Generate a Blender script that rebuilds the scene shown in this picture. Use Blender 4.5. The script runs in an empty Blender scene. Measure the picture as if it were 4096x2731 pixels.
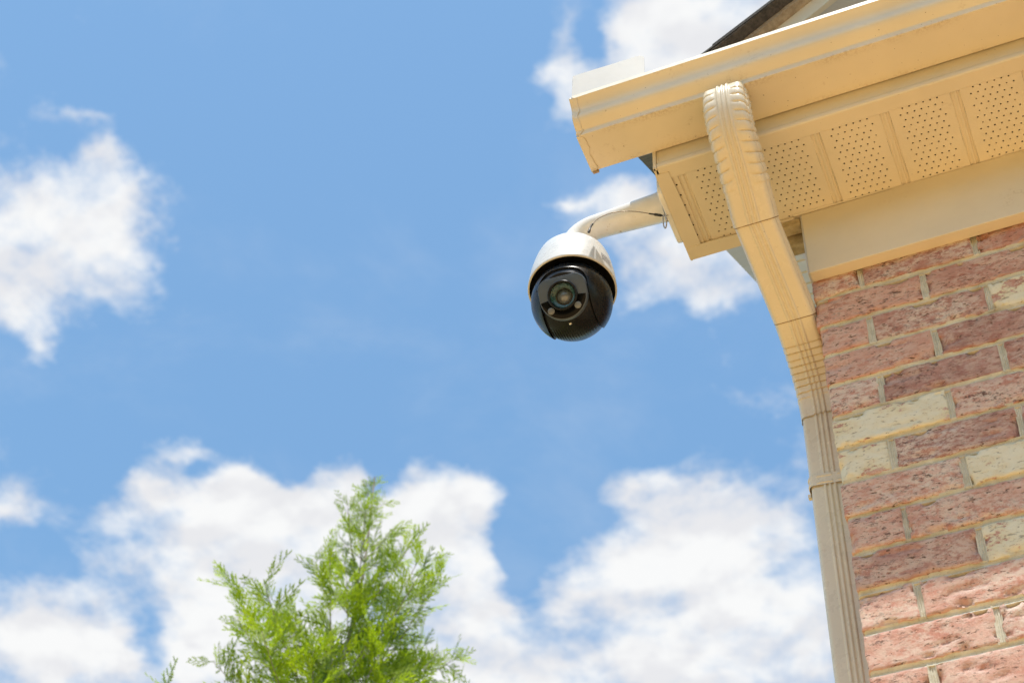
import bpy, bmesh, math, random
import numpy as np
from mathutils import Vector, Matrix, noise as mnoise

# ------------------------------------------------------------------ frame
# house frame: x along the front wall to the right (0 = brick corner), y into the
# wall (0 = brick face), z up; H lifts the frame so that the ground is at z = 0
H = 4.2
rnd = random.Random(7)
scene = bpy.context.scene
col = scene.collection

# ------------------------------------------------------------------ camera
cam_d = bpy.data.cameras.new('camera')
cam = bpy.data.objects.new('camera', cam_d)
col.objects.link(cam)
right = Vector((0.92714883, 0.37249924, 0.04048914))
up = Vector((0.26669423, -0.73195223, 0.62699292))
fwd = Vector((-0.26319051, 0.57051753, 0.77797205))
M = Matrix((right, up, -fwd)).transposed().to_4x4()
M.translation = Vector((0.34257, -2.01860, -2.61865 + H))
cam.matrix_world = M
cam_d.sensor_fit = 'HORIZONTAL'
cam_d.sensor_width = 36.0
cam_d.lens = 64.475
cam_d.clip_start = 0.05
cam_d.clip_end = 3000
cam_d.dof.use_dof = True
cam_d.dof.focus_distance = 3.15
cam_d.dof.aperture_fstop = 8.0
scene.camera = cam

# ------------------------------------------------------------------ sun, sky, exposure
SUN = Vector((0.10, -0.317, 1.0)).normalized()      # towards the sun
sun_d = bpy.data.lights.new('sun', 'SUN')
sun_d.energy = 2.45
sun_d.angle = math.radians(0.55)
sun_d.color = (1.0, 0.95, 0.88)
sun = bpy.data.objects.new('sun', sun_d)
col.objects.link(sun)
sun.rotation_euler = (-SUN).to_track_quat('-Z', 'Y').to_euler()
sun.location = (2, -3, 9)

scene.view_settings.view_transform = 'Standard'
scene.view_settings.look = 'None'
scene.view_settings.exposure = 1.18
scene.view_settings.gamma = 1.0
scene.view_settings.use_curve_mapping = False
scene.cycles.max_bounces = 8
scene.cycles.diffuse_bounces = 5
scene.cycles.use_denoising = True

# clouds lie on a flat layer far above: position = direction.xy / direction.z
# each cloud: (u row) (v row) weight of an elliptic billow on that layer
CLOUDS = [
    (19.326,11.686,5.422,-5.570,15.128,-11.621,1.000),
    (27.110,15.582,6.659,-9.351,25.300,-18.633,0.900),
    (31.266,19.158,9.066,-8.931,24.413,-20.082,0.700),
    (41.796,23.448,9.595,-11.627,31.649,-24.918,0.700),
    (27.275,16.164,7.268,-20.211,54.508,-38.661,0.500),
    (38.747,22.577,9.875,-33.628,90.099,-58.882,0.750),
    (68.024,39.097,16.708,-14.854,39.944,-27.342,0.700),
    (69.165,41.682,19.240,-17.056,46.872,-40.652,0.450),
    (36.433,19.733,7.539,-20.681,57.411,-54.611,0.900),
    (31.227,17.458,7.098,-10.691,29.852,-29.825,0.900),
    (22.069,11.406,3.928,-6.513,18.293,-19.144,1.000),
    (45.085,23.258,7.975,-15.012,41.918,-41.880,0.700),
    (28.714,13.612,3.677,-7.744,21.685,-22.175,1.000),
    (8.666,4.300,1.334,-4.496,12.727,-14.142,1.200),
    (31.396,13.029,1.856,-12.545,35.048,-35.180,0.900),
    (19.569,8.466,1.559,-7.936,22.314,-23.569,0.800),
    (20.301,8.639,1.450,-5.434,15.461,-17.822,0.900),
    (16.486,8.646,3.080,-5.623,16.098,-19.335,0.900),
    (14.377,8.578,3.898,-4.951,14.089,-16.240,0.900),
    (20.017,11.505,4.917,-7.586,21.762,-26.498,0.600),
    (36.328,22.519,10.836,-14.362,40.288,-41.775,0.800),
    (8.398,3.935,1.022,-5.099,14.627,-17.810,0.900),
    (32.352,11.222,-0.661,-13.695,38.283,-38.605,0.800),
    (26.784,8.631,-1.317,-10.781,30.139,-30.393,1.000),
    (16.612,5.598,-0.532,-5.801,16.382,-17.871,0.900),
    (11.261,4.018,-0.099,-5.357,15.284,-17.943,1.200),
    (29.113,8.864,-2.035,-8.017,22.543,-23.812,0.800),
    (12.547,3.820,-0.877,-5.328,15.222,-18.034,1.100),
    (68.782,26.640,1.842,-11.500,32.494,-35.612,0.400),
    (17.957,5.816,-0.849,-10.673,28.389,-16.780,1.200),
    (38.479,14.509,0.571,-9.501,25.337,-15.548,0.650),
    (56.607,21.634,1.178,-15.681,41.981,-27.152,0.450),
    (21.654,7.583,-0.358,-13.907,37.187,-23.677,0.800),
    (18.283,5.160,-1.753,-9.775,26.010,-15.457,0.900),
    (58.060,23.287,2.489,-29.528,78.455,-45.628,0.350),
    (27.579,9.888,-0.188,-20.271,54.740,-39.417,0.800),
    (21.849,7.362,-0.699,-10.794,29.289,-22.279,0.900),
    (24.905,8.066,-1.178,-13.337,36.352,-29.043,0.700),
    (35.294,12.301,-0.653,-20.369,55.623,-45.313,0.500),
    (105.995,35.020,-4.204,-18.053,49.392,-41.024,0.400),
    (81.568,30.896,1.372,-55.633,150.403,-109.778,0.400),
    (21.124,5.632,-2.411,-2.800,7.730,-6.998,0.400),
    (49.952,24.832,7.742,-16.972,47.297,-46.488,-0.700),
    (61.931,27.842,6.160,-9.428,26.324,-26.300,-0.800),
    (33.305,19.274,8.334,-12.803,35.628,-34.613,-0.500),
    (60.188,32.137,11.916,-30.610,85.255,-83.408,-0.500),
    (55.413,22.129,2.263,-8.866,24.961,-26.610,-0.600),
    (40.986,22.834,9.223,-6.996,19.972,-23.555,-0.800),
    (25.126,15.345,7.226,-11.558,32.567,-34.960,-0.800),
    (39.693,15.612,1.342,-4.731,13.319,-14.199,-1.000),
    (63.881,19.194,-4.764,-13.966,39.437,-43.023,-0.400),
    (64.162,23.326,-0.060,-21.330,56.724,-33.439,-0.900),
    (8.106,3.798,0.986,-2.523,6.850,-5.236,-1.000),
    (5.858,2.534,0.467,-5.925,16.358,-14.808,-0.700),
    (14.072,6.088,1.121,-4.734,12.624,-7.747,-0.900),
    (12.414,6.510,2.319,-5.586,14.914,-9.298,-0.800),
    (26.292,16.164,7.686,-11.495,30.587,-18.177,-0.600),
    (17.036,9.758,4.145,-8.037,22.246,-20.621,-0.500),
    (12.145,4.314,-0.130,-5.214,14.395,-13.031,-0.600),
]

SKY_STRENGTH = 0.1165
CLOUD_VALUE = 0.418 / SKY_STRENGTH


class NT:
    """tiny node helper"""
    def __init__(self, tree):
        self.t = tree
        self.n = tree.nodes
        self.l = tree.links

    def new(self, kind, **kw):
        nd = self.n.new(kind)
        for k, v in kw.items():
            if k.startswith('i_'):
                key = k[2:]
                key = int(key) if key.isdigit() else key.replace('_', ' ')
                nd.inputs[key].default_value = v
            else:
                setattr(nd, k, v)
        return nd

    def link(self, a, b):
        self.l.new(a, b)

    def math(self, op, a, b=None, c=None, clamp=False):
        nd = self.n.new('ShaderNodeMath')
        nd.operation = op
        nd.use_clamp = clamp
        for i, v in enumerate((a, b, c)):
            if v is None:
                continue
            if isinstance(v, (int, float)):
                nd.inputs[i].default_value = v
            else:
                self.l.new(v, nd.inputs[i])
        return nd.outputs[0]

    def vmath(self, op, a, b=None):
        nd = self.n.new('ShaderNodeVectorMath')
        nd.operation = op
        for i, v in enumerate((a, b)):
            if v is None:
                continue
            if isinstance(v, (tuple, list)):
                nd.inputs[i].default_value = v
            else:
                self.l.new(v, nd.inputs[i])
        return nd.outputs['Value'] if op in ('DOT_PRODUCT', 'LENGTH') else nd.outputs[0]

    def noise(self, vec, scale, detail=4, rough=0.55, dist=0.0, out='Fac'):
        nd = self.n.new('ShaderNodeTexNoise')
        nd.inputs['Scale'].default_value = scale
        nd.inputs['Detail'].default_value = detail
        nd.inputs['Roughness'].default_value = rough
        nd.inputs['Distortion'].default_value = dist
        if vec is not None:
            self.l.new(vec, nd.inputs['Vector'])
        return nd.outputs[out]

    def remap(self, v, a, b, lo=0.0, hi=1.0, smooth=True):
        nd = self.n.new('ShaderNodeMapRange')
        if smooth:
            nd.interpolation_type = 'SMOOTHSTEP'
        nd.inputs['From Min'].default_value = a
        nd.inputs['From Max'].default_value = b
        nd.inputs['To Min'].default_value = lo
        nd.inputs['To Max'].default_value = hi
        self.l.new(v, nd.inputs['Value'])
        return nd.outputs['Result']

    def mix(self, fac, a, b, blend='MIX'):
        nd = self.n.new('ShaderNodeMix')
        nd.data_type = 'RGBA'
        nd.blend_type = blend
        for key, v in ((0, fac), (6, a), (7, b)):
            if isinstance(v, (int, float)):
                nd.inputs[key].default_value = v
            elif isinstance(v, (tuple, list)):
                nd.inputs[key].default_value = (*v[:3], 1.0)
            else:
                self.l.new(v, nd.inputs[key])
        return nd.outputs[2]


world = bpy.data.worlds.new('World')
scene.world = world
world.use_nodes = True
wt = world.node_tree
wt.nodes.clear()
N = NT(wt)
w_out = N.new('ShaderNodeOutputWorld')
bg = N.new('ShaderNodeBackground')
bg.inputs['Strength'].default_value = SKY_STRENGTH
sky = N.new('ShaderNodeTexSky')
sky.sky_type = 'NISHITA'
sky.sun_disc = False
sky.sun_elevation = math.asin(SUN.z)
sky.sun_rotation = math.atan2(SUN.x, SUN.y)
sky.altitude = 100.0
sky.air_density = 1.0
sky.dust_density = 0.4
sky.ozone_density = 0.9
tc = N.new('ShaderNodeTexCoord')
sep = N.new('ShaderNodeSeparateXYZ')
N.link(tc.outputs['Generated'], sep.inputs[0])
dz = N.math('MAXIMUM', sep.outputs['Z'], 0.08)
comb = N.new('ShaderNodeCombineXYZ')
N.link(N.math('DIVIDE', sep.outputs['X'], dz), comb.inputs['X'])
N.link(N.math('DIVIDE', sep.outputs['Y'], dz), comb.inputs['Y'])
comb.inputs['Z'].default_value = 1.0
P0 = comb.outputs[0]
# warp the layer a little so that the billows break up
wn = N.noise(P0, 7.0, 5, 0.6, out='Color')
warp = N.vmath('MULTIPLY', N.vmath('SUBTRACT', wn, (0.5, 0.5, 0.5)), (0.10, 0.10, 0.0))
wn2 = N.noise(P0, 26.0, 5, 0.6, out='Color')
warp2 = N.vmath('MULTIPLY', N.vmath('SUBTRACT', wn2, (0.5, 0.5, 0.5)), (0.035, 0.035, 0.0))
P1 = N.vmath('ADD', N.vmath('ADD', P0, warp), warp2)
acc = None
for (a, b, c, d, e, f, wgt) in CLOUDS:
    u = N.vmath('DOT_PRODUCT', P1, (a, b, c))
    v = N.vmath('DOT_PRODUCT', P1, (d, e, f))
    q = N.math('MULTIPLY_ADD', v, v, N.math('MULTIPLY', u, u))
    g = N.math('POWER', 0.42, q)
    acc = N.math('MULTIPLY', g, wgt) if acc is None else N.math('MULTIPLY_ADD', g, wgt, acc)
# everywhere else the same kind of broken fair-weather cloud goes on
far = N.vmath('LENGTH', N.vmath('SUBTRACT', P0, (-0.33, 0.76, 1.0)))
farm = N.remap(far, 0.42, 0.75)
base = N.remap(N.noise(P0, 2.6, 3, 0.5), 0.46, 0.66, -0.7, 1.1)
acc = N.math('MULTIPLY_ADD', base, farm, acc)
acc = N.math('MAXIMUM', N.math('MINIMUM', acc, 0.86), -0.75)
fb = N.noise(P0, 9.0, 9, 0.62, 0.15)
fb2 = N.noise(P0, 34.0, 7, 0.65)
dens = N.math('MULTIPLY_ADD', N.math('SUBTRACT', fb, 0.5), 3.0, acc)
dens = N.math('MULTIPLY_ADD', N.math('SUBTRACT', fb2, 0.5), 0.7, dens)
cover = N.remap(dens, -0.06, 1.02)
veil = N.remap(N.noise(P0, 5.0, 6, 0.62, 0.3), 0.46, 0.80, 0.0, 0.16)
cover = N.math('MAXIMUM', cover, veil)
# noise offset sunward paints lit and shaded sides on the billows
PS = N.vmath('ADD', P0, (0.006, -0.022, 0.0))
relief = N.math('SUBTRACT', N.noise(P0, 11.0, 4, 0.5, 0.15), N.noise(PS, 11.0, 4, 0.5, 0.15))
shade = N.remap(relief, -0.10, 0.08, 0.88, 1.02)
cl = N.new('ShaderNodeCombineColor')
N.link(N.math('MULTIPLY', shade, CLOUD_VALUE * 0.985), cl.inputs[0])
N.link(N.math('MULTIPLY', shade, CLOUD_VALUE * 0.992), cl.inputs[1])
N.link(N.math('MULTIPLY', N.math('MULTIPLY_ADD', shade, 0.8, 0.2), CLOUD_VALUE * 0.998), cl.inputs[2])
horizon = N.remap(sep.outputs['Z'], 0.02, 0.2)
cover = N.math('MULTIPLY', cover, horizon)
skyc = N.mix(1.0, sky.outputs[0], (0.825, 0.995, 0.945), 'MULTIPLY')
N.link(N.mix(cover, skyc, cl.outputs[0]), bg.inputs['Color'])
N.link(bg.outputs[0], w_out.inputs['Surface'])


# ------------------------------------------------------------------ helpers
def tag(o, label=None, cat=None, group=None, kind=None):
    if label: o['label'] = label
    if cat: o['category'] = cat
    if group: o['group'] = group
    if kind: o['kind'] = kind
    return o


def world_loc(o):
    v = Vector((0, 0, 0))
    while o is not None:
        v += o.location
        o = o.parent
    return v


def empty(name, loc, parent=None):
    o = bpy.data.objects.new(name, None)
    col.objects.link(o)
    o.empty_display_size = 0.1
    o.location = Vector(loc) + Vector((0, 0, H)) - (world_loc(parent) if parent else Vector())
    o.parent = parent
    return o


def mk(name, V, F, mat, parent=None, smooth=False, at=None, auto=None):
    """mesh object from house-frame vertices; at = its origin in the house frame"""
    me = bpy.data.meshes.new(name)
    V = np.asarray(V, dtype=float).reshape(-1, 3)
    org = np.array(at if at is not None else V.mean(axis=0))
    me.from_pydata((V - org).tolist(), [], [tuple(map(int, f)) for f in F])
    me.validate()
    me.update()
    me.materials.append(mat)
    o = bpy.data.objects.new(name, me)
    col.objects.link(o)
    o.location = Vector(org.tolist()) + Vector((0, 0, H)) - (world_loc(parent) if parent else Vector())
    o.parent = parent
    if smooth:
        me.polygons.foreach_set('use_smooth', [True] * len(me.polygons))
        if auto is not None:
            me.set_sharp_from_angle(angle=math.radians(auto))
    return o


def fix_normals(o):
    bm = bmesh.new()
    bm.from_mesh(o.data)
    bmesh.ops.recalc_face_normals(bm, faces=bm.faces)
    bm.to_mesh(o.data)
    bm.free()
    return o


def bevel(o, w, seg=2, ang=30):
    m = o.modifiers.new('bevel', 'BEVEL')
    m.width = w
    m.segments = seg
    m.limit_method = 'ANGLE'
    m.angle_limit = math.radians(ang)
    return o


class MB:
    """collects faces for one mesh"""
    def __init__(self):
        self.V = []
        self.F = []

    def add(self, V, F):
        n = len(self.V)
        self.V += [tuple(map(float, v)) for v in V]
        self.F += [tuple(i + n for i in f) for f in F]
        return self

    def box(self, x0, x1, y0, y1, z0, z1):
        V = [(x, y, z) for x in (x0, x1) for y in (y0, y1) for z in (z0, z1)]
        F = [(0, 1, 3, 2), (4, 6, 7, 5), (0, 4, 5, 1), (2, 3, 7, 6), (0, 2, 6, 4), (1, 5, 7, 3)]
        return self.add(V, F)

    def prism(self, pts, axis, a, b):
        """polygon pts (two coords) extruded along axis from a to b"""
        n = len(pts)

        def put(p, t):
            return {0: (t, p[0], p[1]), 1: (p[0], t, p[1]), 2: (p[0], p[1], t)}[axis]
        V = [put(p, a) for p in pts] + [put(p, b) for p in pts]
        F = [tuple(range(n))[::-1], tuple(range(n, 2 * n))]
        F += [(i, (i + 1) % n, n + (i + 1) % n, n + i) for i in range(n)]
        return self.add(V, F)

    def rings(self, R, closed=True, cap=(False, False)):
        R = [np.asarray(r) for r in R]
        k = len(R[0])
        V = np.concatenate(R)
        F = []
        for i in range(len(R) - 1):
            for j in range(k if closed else k - 1):
                a = i * k + j
                b = i * k + (j + 1) % k
                F.append((a, b, b + k, a + k))
        if cap[0]: F.append(tuple(range(k))[::-1])
        if cap[1]: F.append(tuple(range((len(R) - 1) * k, len(R) * k)))
        return self.add(V, F)

    def build(self, name, mat, parent=None, smooth=False, at=None, auto=None, fix=True):
        o = mk(name, self.V, self.F, mat, parent, smooth, at, auto)
        if fix:
            fix_normals(o)
        return o


def tube_rings(pts, radii, k=16):
    pts = [Vector(p) for p in pts]
    out = []
    prev = None
    for i, p in enumerate(pts):
        t = (pts[min(i + 1, len(pts) - 1)] - pts[max(i - 1, 0)]).normalized()
        if prev is None:
            ref = Vector((0, 1, 0)) if abs(t.y) < 0.9 else Vector((1, 0, 0))
            n = (ref - t * ref.dot(t)).normalized()
        else:
            n = (prev - t * prev.dot(t)).normalized()
        prev = n
        b = t.cross(n)
        r = radii[i] if hasattr(radii, '__len__') else radii
        out.append([p + (n * math.cos(a) + b * math.sin(a)) * r for a in np.linspace(0, 2 * math.pi, k, endpoint=False)])
    return out


def lathe(profile, c, k=64):
    """profile (r, z) about the vertical axis through c"""
    R = []
    for r, z in profile:
        R.append([(c[0] + r * math.cos(a), c[1] + r * math.sin(a), c[2] + z) for a in np.linspace(0, 2 * math.pi, k, endpoint=False)])
    return R


def catmull(pts, n=8):
    P = [np.array(p, float) for p in pts]
    P = [2 * P[0] - P[1]] + P + [2 * P[-1] - P[-2]]
    out = []
    for i in range(1, len(P) - 2):
        for t in np.linspace(0, 1, n, endpoint=False):
            a, b, c, d = P[i - 1:i + 3]
            out.append(0.5 * (2 * b + (c - a) * t + (2 * a - 5 * b + 4 * c - d) * t * t + (3 * b - a - 3 * c + d) * t ** 3))
    out.append(P[-2])
    return out


# ------------------------------------------------------------------ materials
def material(name):
    m = bpy.data.materials.new(name)
    m.use_nodes = True
    t = m.node_tree
    b = t.nodes['Principled BSDF']
    return m, NT(t), b


def coords(n, kind='Object'):
    return n.new('ShaderNodeTexCoord').outputs[kind]


def geom_pos(n):
    return n.new('ShaderNodeNewGeometry').outputs['Position']


def bump(n, b, height, strength, dist=0.002):
    nd = n.new('ShaderNodeBump')
    nd.inputs['Strength'].default_value = strength
    nd.inputs['Distance'].default_value = dist
    n.link(height, nd.inputs['Height'])
    n.link(nd.outputs[0], b.inputs['Normal'])


def painted_metal(name, base, rough=0.36, dirt=0.35, dirt_col=(0.30, 0.19, 0.08), grain=False, stain=False):
    m, n, b = material(name)
    p = geom_pos(n)
    tone = n.remap(n.noise(p, 6.0, 4, 0.6), 0.3, 0.7, 0.95, 1.03)
    c = n.mix(1.0, base, tone, 'MULTIPLY')
    # smudges and fly specks of grime
    sm = n.remap(n.noise(p, 14.0, 6, 0.7), 0.56, 0.74, 0.0, dirt)
    fine = n.remap(n.noise(p, 160.0, 3, 0.6), 0.45, 0.7, 0.0, 1.0)
    c = n.mix(n.math('MULTIPLY', sm, fine), c, dirt_col)
    sp = n.remap(n.noise(p, 210.0, 2, 0.5), 0.735, 0.775, 0.0, dirt * 1.3)
    c = n.mix(sp, c, (0.16, 0.09, 0.04))
    if stain:
        # brown run-off grime that collects along the front lower edge and the back edge of the trough
        sx = n.new('ShaderNodeSeparateXYZ')
        n.link(p, sx.inputs[0])
        low = n.remap(sx.outputs['Z'], H + 0.2855, H + 0.2875, 1.0, 0.0)
        fr = n.remap(sx.outputs['Y'], -0.303, -0.283, 1.0, 0.0)
        bk = n.remap(sx.outputs['Y'], -0.236, -0.221, 0.0, 1.0)
        edge = n.math('MULTIPLY', n.math('MAXIMUM', fr, n.math('MULTIPLY', bk, 0.8)), low)
        patch = n.math('MULTIPLY', n.remap(n.noise(p, 9.0, 5, 0.7), 0.42, 0.62), n.remap(n.noise(p, 190.0, 4, 0.75), 0.40, 0.62))
        c = n.mix(n.math('MULTIPLY', n.math('MULTIPLY', edge, patch), 0.42), c, (0.30, 0.165, 0.06))
        up_ = n.remap(sx.outputs['Z'], H + 0.3500, H + 0.3535, 0.0, 1.0)
        up2 = n.remap(sx.outputs['Z'], H + 0.3535, H + 0.3550, 1.0, 0.0)
        thin = n.math('MULTIPLY', n.math('MULTIPLY', up_, up2), patch)
        c = n.mix(n.math('MULTIPLY', thin, 0.5), c, (0.30, 0.19, 0.08))
    n.link(c, b.inputs['Base Color'])
    r = n.remap(n.noise(p, 30.0, 4, 0.6), 0.3, 0.7, rough - 0.05, rough + 0.08)
    n.link(r, b.inputs['Roughness'])
    b.inputs['Specular IOR Level'].default_value = 0.5
    if grain:
        mp = n.new('ShaderNodeMapping')
        mp.inputs['Scale'].default_value = (420.0, 22.0, 420.0)
        n.link(p, mp.inputs['Vector'])
        bump(n, b, n.noise(mp.outputs[0], 1.0, 3, 0.6, 0.6), 0.25, 0.0006)
    else:
        bump(n, b, n.noise(p, 22.0, 4, 0.55), 0.12, 0.004)
    return m


def plastic(name, base, rough, spec=0.5, tex=0.0, speck=0.0):
    m, n, b = material(name)
    p = geom_pos(n)
    tone = n.remap(n.noise(p, 25.0, 4, 0.6), 0.3, 0.7, 0.93, 1.05)
    c = n.mix(1.0, base, tone, 'MULTIPLY')
    if speck:
        sp = n.remap(n.noise(p, 95.0, 3, 0.6), 0.68, 0.76, 0.0, speck)
        c = n.mix(sp, c, (0.34, 0.22, 0.12))
    n.link(c, b.inputs['Base Color'])
    n.link(n.remap(n.noise(p, 60.0, 4, 0.6), 0.3, 0.7, rough * 0.85, rough * 1.2), b.inputs['Roughness'])
    b.inputs['Specular IOR Level'].default_value = spec
    if tex:
        bump(n, b, n.noise(p, 1500.0, 2, 0.5), tex, 0.0003)
    return m


PAINT = (0.74, 0.655, 0.50)
m_paint = painted_metal('beige painted aluminium', PAINT, 0.34, 0.6, stain=True)
m_trim = painted_metal('beige trim coil', PAINT, 0.42, 0.25)
m_soffit = painted_metal('beige vinyl soffit', PAINT, 0.46, 0.30, grain=True)
m_pipe = painted_metal('beige downspout enamel', PAINT, 0.27, 0.45)
m_splash = painted_metal('off white sheet metal', (0.60, 0.58, 0.54), 0.5, 0.12)
m_white = plastic('white camera enamel', (0.70, 0.70, 0.685), 0.30, 0.5, 0.12)
m_whitearm = plastic('white bracket enamel', (0.80, 0.795, 0.77), 0.34, 0.5, 0.0, 0.7)
m_black = plastic('black camera plastic', (0.010, 0.011, 0.013), 0.27, 0.28, 0.12)
m_liner = plastic('dark liner plastic', (0.010, 0.010, 0.010), 0.42, 0.4)
m_face = plastic('charcoal face plastic', (0.085, 0.108, 0.140), 0.36, 0.25, 0.1)
m_gloss = plastic('smoked infrared window', (0.003, 0.003, 0.004), 0.03, 0.12)
m_led = plastic('grey lamp lens', (0.15, 0.165, 0.18), 0.35)
m_black_shade = plastic('painted black shade', (0.004, 0.004, 0.004), 0.9, 0.0)  # black surface colour standing in for deep shade
m_print = plastic('grey print', (0.28, 0.28, 0.30), 0.5)
m_sleeve = plastic('black crimp sleeve', (0.02, 0.02, 0.02), 0.45)


def metal(name, base, rough):
    m, n, b = material(name)
    b.inputs['Base Color'].default_value = (*base, 1)
    b.inputs['Metallic'].default_value = 1.0
    p = geom_pos(n)
    n.link(n.remap(n.noise(p, 200.0, 3, 0.6), 0.3, 0.7, rough * 0.7, rough * 1.4), b.inputs['Roughness'])
    return m


m_steel = metal('steel', (0.55, 0.54, 0.52), 0.28)
m_wire = metal('braided wire', (0.36, 0.30, 0.24), 0.5)

m, n, b = material('lens barrel')
tco = coords(n)
b.inputs['Base Color'].default_value = (0.035, 0.10, 0.115, 1)
b.inputs['Roughness'].default_value = 0.22
b.inputs['Coat Weight'].default_value = 0.5
m_barrel = m
m, n, b = material('coated rear element')
lw = n.new('ShaderNodeLayerWeight')
lw.inputs[0].default_value = 0.4
c = n.mix(lw.outputs['Facing'], (0.20, 0.20, 0.235), (0.05, 0.15, 0.20))
n.link(c, b.inputs['Base Color'])
b.inputs['Metallic'].default_value = 0.3
b.inputs['Roughness'].default_value = 0.18
m_element = m
m, n, b = material('lens glass')
b.inputs['Base Color'].default_value = (0.86, 0.95, 0.96, 1)
b.inputs['Transmission Weight'].default_value = 1.0
b.inputs['Roughness'].default_value = 0.01
b.inputs['IOR'].default_value = 1.12
b.inputs['Coat Weight'].default_value = 0.15
b.inputs['Coat Roughness'].default_value = 0.02
m_glass = m


def brick_material():
    m, n, b = material('tumbled clay brick')
    oi = n.new('ShaderNodeObjectInfo')
    sepc = n.new('ShaderNodeSeparateColor')
    n.link(oi.outputs['Color'], sepc.inputs[0])
    cream, dark, pale = sepc.outputs[0], sepc.outputs[1], sepc.outputs[2]
    off = n.vmath('MULTIPLY', oi.outputs['Location'], (37.0, 37.0, 37.0))
    cm = n.new('ShaderNodeCombineXYZ')
    n.link(n.math('MULTIPLY', oi.outputs['Random'], 40.0), cm.inputs[0])
    n.link(n.math('MULTIPLY', oi.outputs['Random'], 17.0), cm.inputs[1])
    n.link(n.math('MULTIPLY', oi.outputs['Random'], 29.0), cm.inputs[2])
    p = n.vmath('ADD', coords(n), cm.outputs[0])
    st = n.new('ShaderNodeMapping')
    st.inputs['Scale'].default_value = (0.6, 1.0, 1.0)
    n.link(p, st.inputs['Vector'])
    ps = st.outputs[0]
    # clay body
    red = n.mix(n.remap(n.noise(ps, 26.0, 6, 0.65), 0.3, 0.7), (0.54, 0.19, 0.125), (0.68, 0.36, 0.26))
    dk = n.mix(n.remap(n.noise(ps, 40.0, 5, 0.65), 0.3, 0.7), (0.27, 0.11, 0.092), (0.48, 0.255, 0.215))
    pk = n.mix(n.remap(n.noise(ps, 30.0, 5, 0.65), 0.3, 0.7), (0.62, 0.29, 0.215), (0.77, 0.50, 0.40))
    c = n.mix(dark, red, dk)
    c = n.mix(pale, c, pk)
    # pale slurry speckle over the clay
    slur = n.math('MULTIPLY', n.remap(n.noise(ps, 90.0, 9, 0.8), 0.41, 0.57), n.remap(n.noise(ps, 16.0, 3, 0.6), 0.30, 0.62, 0.25, 1.0))
    c = n.mix(n.math('MULTIPLY', slur, n.math('MULTIPLY_ADD', oi.outputs['Random'], 0.55, 0.38)), c, (0.84, 0.72, 0.60))
    # soot and flash marks
    so = n.math('MULTIPLY', n.remap(n.noise(ps, 110.0, 8, 0.8), 0.51, 0.63), n.remap(n.noise(ps, 13.0, 3, 0.6), 0.42, 0.66, 0.12, 1.0))
    c = n.mix(n.math('MULTIPLY', so, 0.88), c, (0.075, 0.042, 0.036))
    # thin tears along the brick
    cr = n.new('ShaderNodeMapping')
    cr.inputs['Scale'].default_value = (85.0, 85.0, 280.0)
    n.link(p, cr.inputs['Vector'])
    tear = n.remap(n.noise(cr.outputs[0], 1.0, 3, 0.6, 0.7), 0.61, 0.675)
    c = n.mix(n.math('MULTIPLY', tear, 0.85), c, (0.12, 0.055, 0.04))
    # old cream paint on some bricks
    pm = n.math('ADD', n.math('MULTIPLY', n.math('SUBTRACT', n.noise(ps, 30.0, 8, 0.75), 0.5), 3.4), n.math('MULTIPLY_ADD', cream, 1.40, -1.10))
    pm = n.remap(pm, 0.0, 0.16)
    crm = n.mix(n.remap(n.noise(ps, 30.0, 4, 0.6), 0.35, 0.65), (0.84, 0.72, 0.47), (0.88, 0.82, 0.64))
    c = n.mix(pm, c, crm)
    c = n.mix(n.math('MULTIPLY', tear, 0.5), c, (0.20, 0.12, 0.07))
    n.link(c, b.inputs['Base Color'])
    b.inputs['Roughness'].default_value = 0.9
    b.inputs['Specular IOR Level'].default_value = 0.2
    hgt = n.math('ADD', n.math('MULTIPLY', n.noise(p, 300.0, 6, 0.78), 1.6), n.math('MULTIPLY', n.noise(ps, 90.0, 5, 0.6), 0.5))
    hgt = n.math('SUBTRACT', hgt, n.math('MULTIPLY', tear, 0.9))
    hgt = n.math('ADD', hgt, n.math('MULTIPLY', pm, 0.25))
    bump(n, b, hgt, 0.8, 0.0018)
    return m


def mortar_material():
    m, n, b = material('sandy mortar')
    p = geom_pos(n)
    c = n.mix(n.remap(n.noise(p, 30.0, 5, 0.65), 0.3, 0.7), (0.58, 0.54, 0.42), (0.74, 0.70, 0.58))
    c = n.mix(n.remap(n.noise(p, 420.0, 3, 0.7), 0.56, 0.72, 0.0, 0.5), c, (0.20, 0.16, 0.10))
    c = n.mix(n.remap(n.noise(p, 11.0, 4, 0.6), 0.55, 0.72, 0.0, 0.45), c, (0.42, 0.25, 0.13))
    n.link(c, b.inputs['Base Color'])
    b.inputs['Roughness'].default_value = 0.95
    b.inputs['Specular IOR Level'].default_value = 0.15
    bump(n, b, n.noise(p, 380.0, 5, 0.75), 0.7, 0.0012)
    return m


m_brick = brick_material()
m_mortar = mortar_material()


def simple(name, a, bcol, scale, rough=0.85, stretch=None, bs=0.4, bd=0.003):
    m, n, b = material(name)
    p = geom_pos(n)
    if stretch:
        mp = n.new('ShaderNodeMapping')
        mp.inputs['Scale'].default_value = stretch
        n.link(p, mp.inputs['Vector'])
        p = mp.outputs[0]
    c = n.mix(n.remap(n.noise(p, scale, 6, 0.68), 0.32, 0.68), a, bcol)
    n.link(c, b.inputs['Base Color'])
    b.inputs['Roughness'].default_value = rough
    bump(n, b, n.noise(p, scale * 3, 5, 0.7), bs, bd)
    return m


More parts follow.
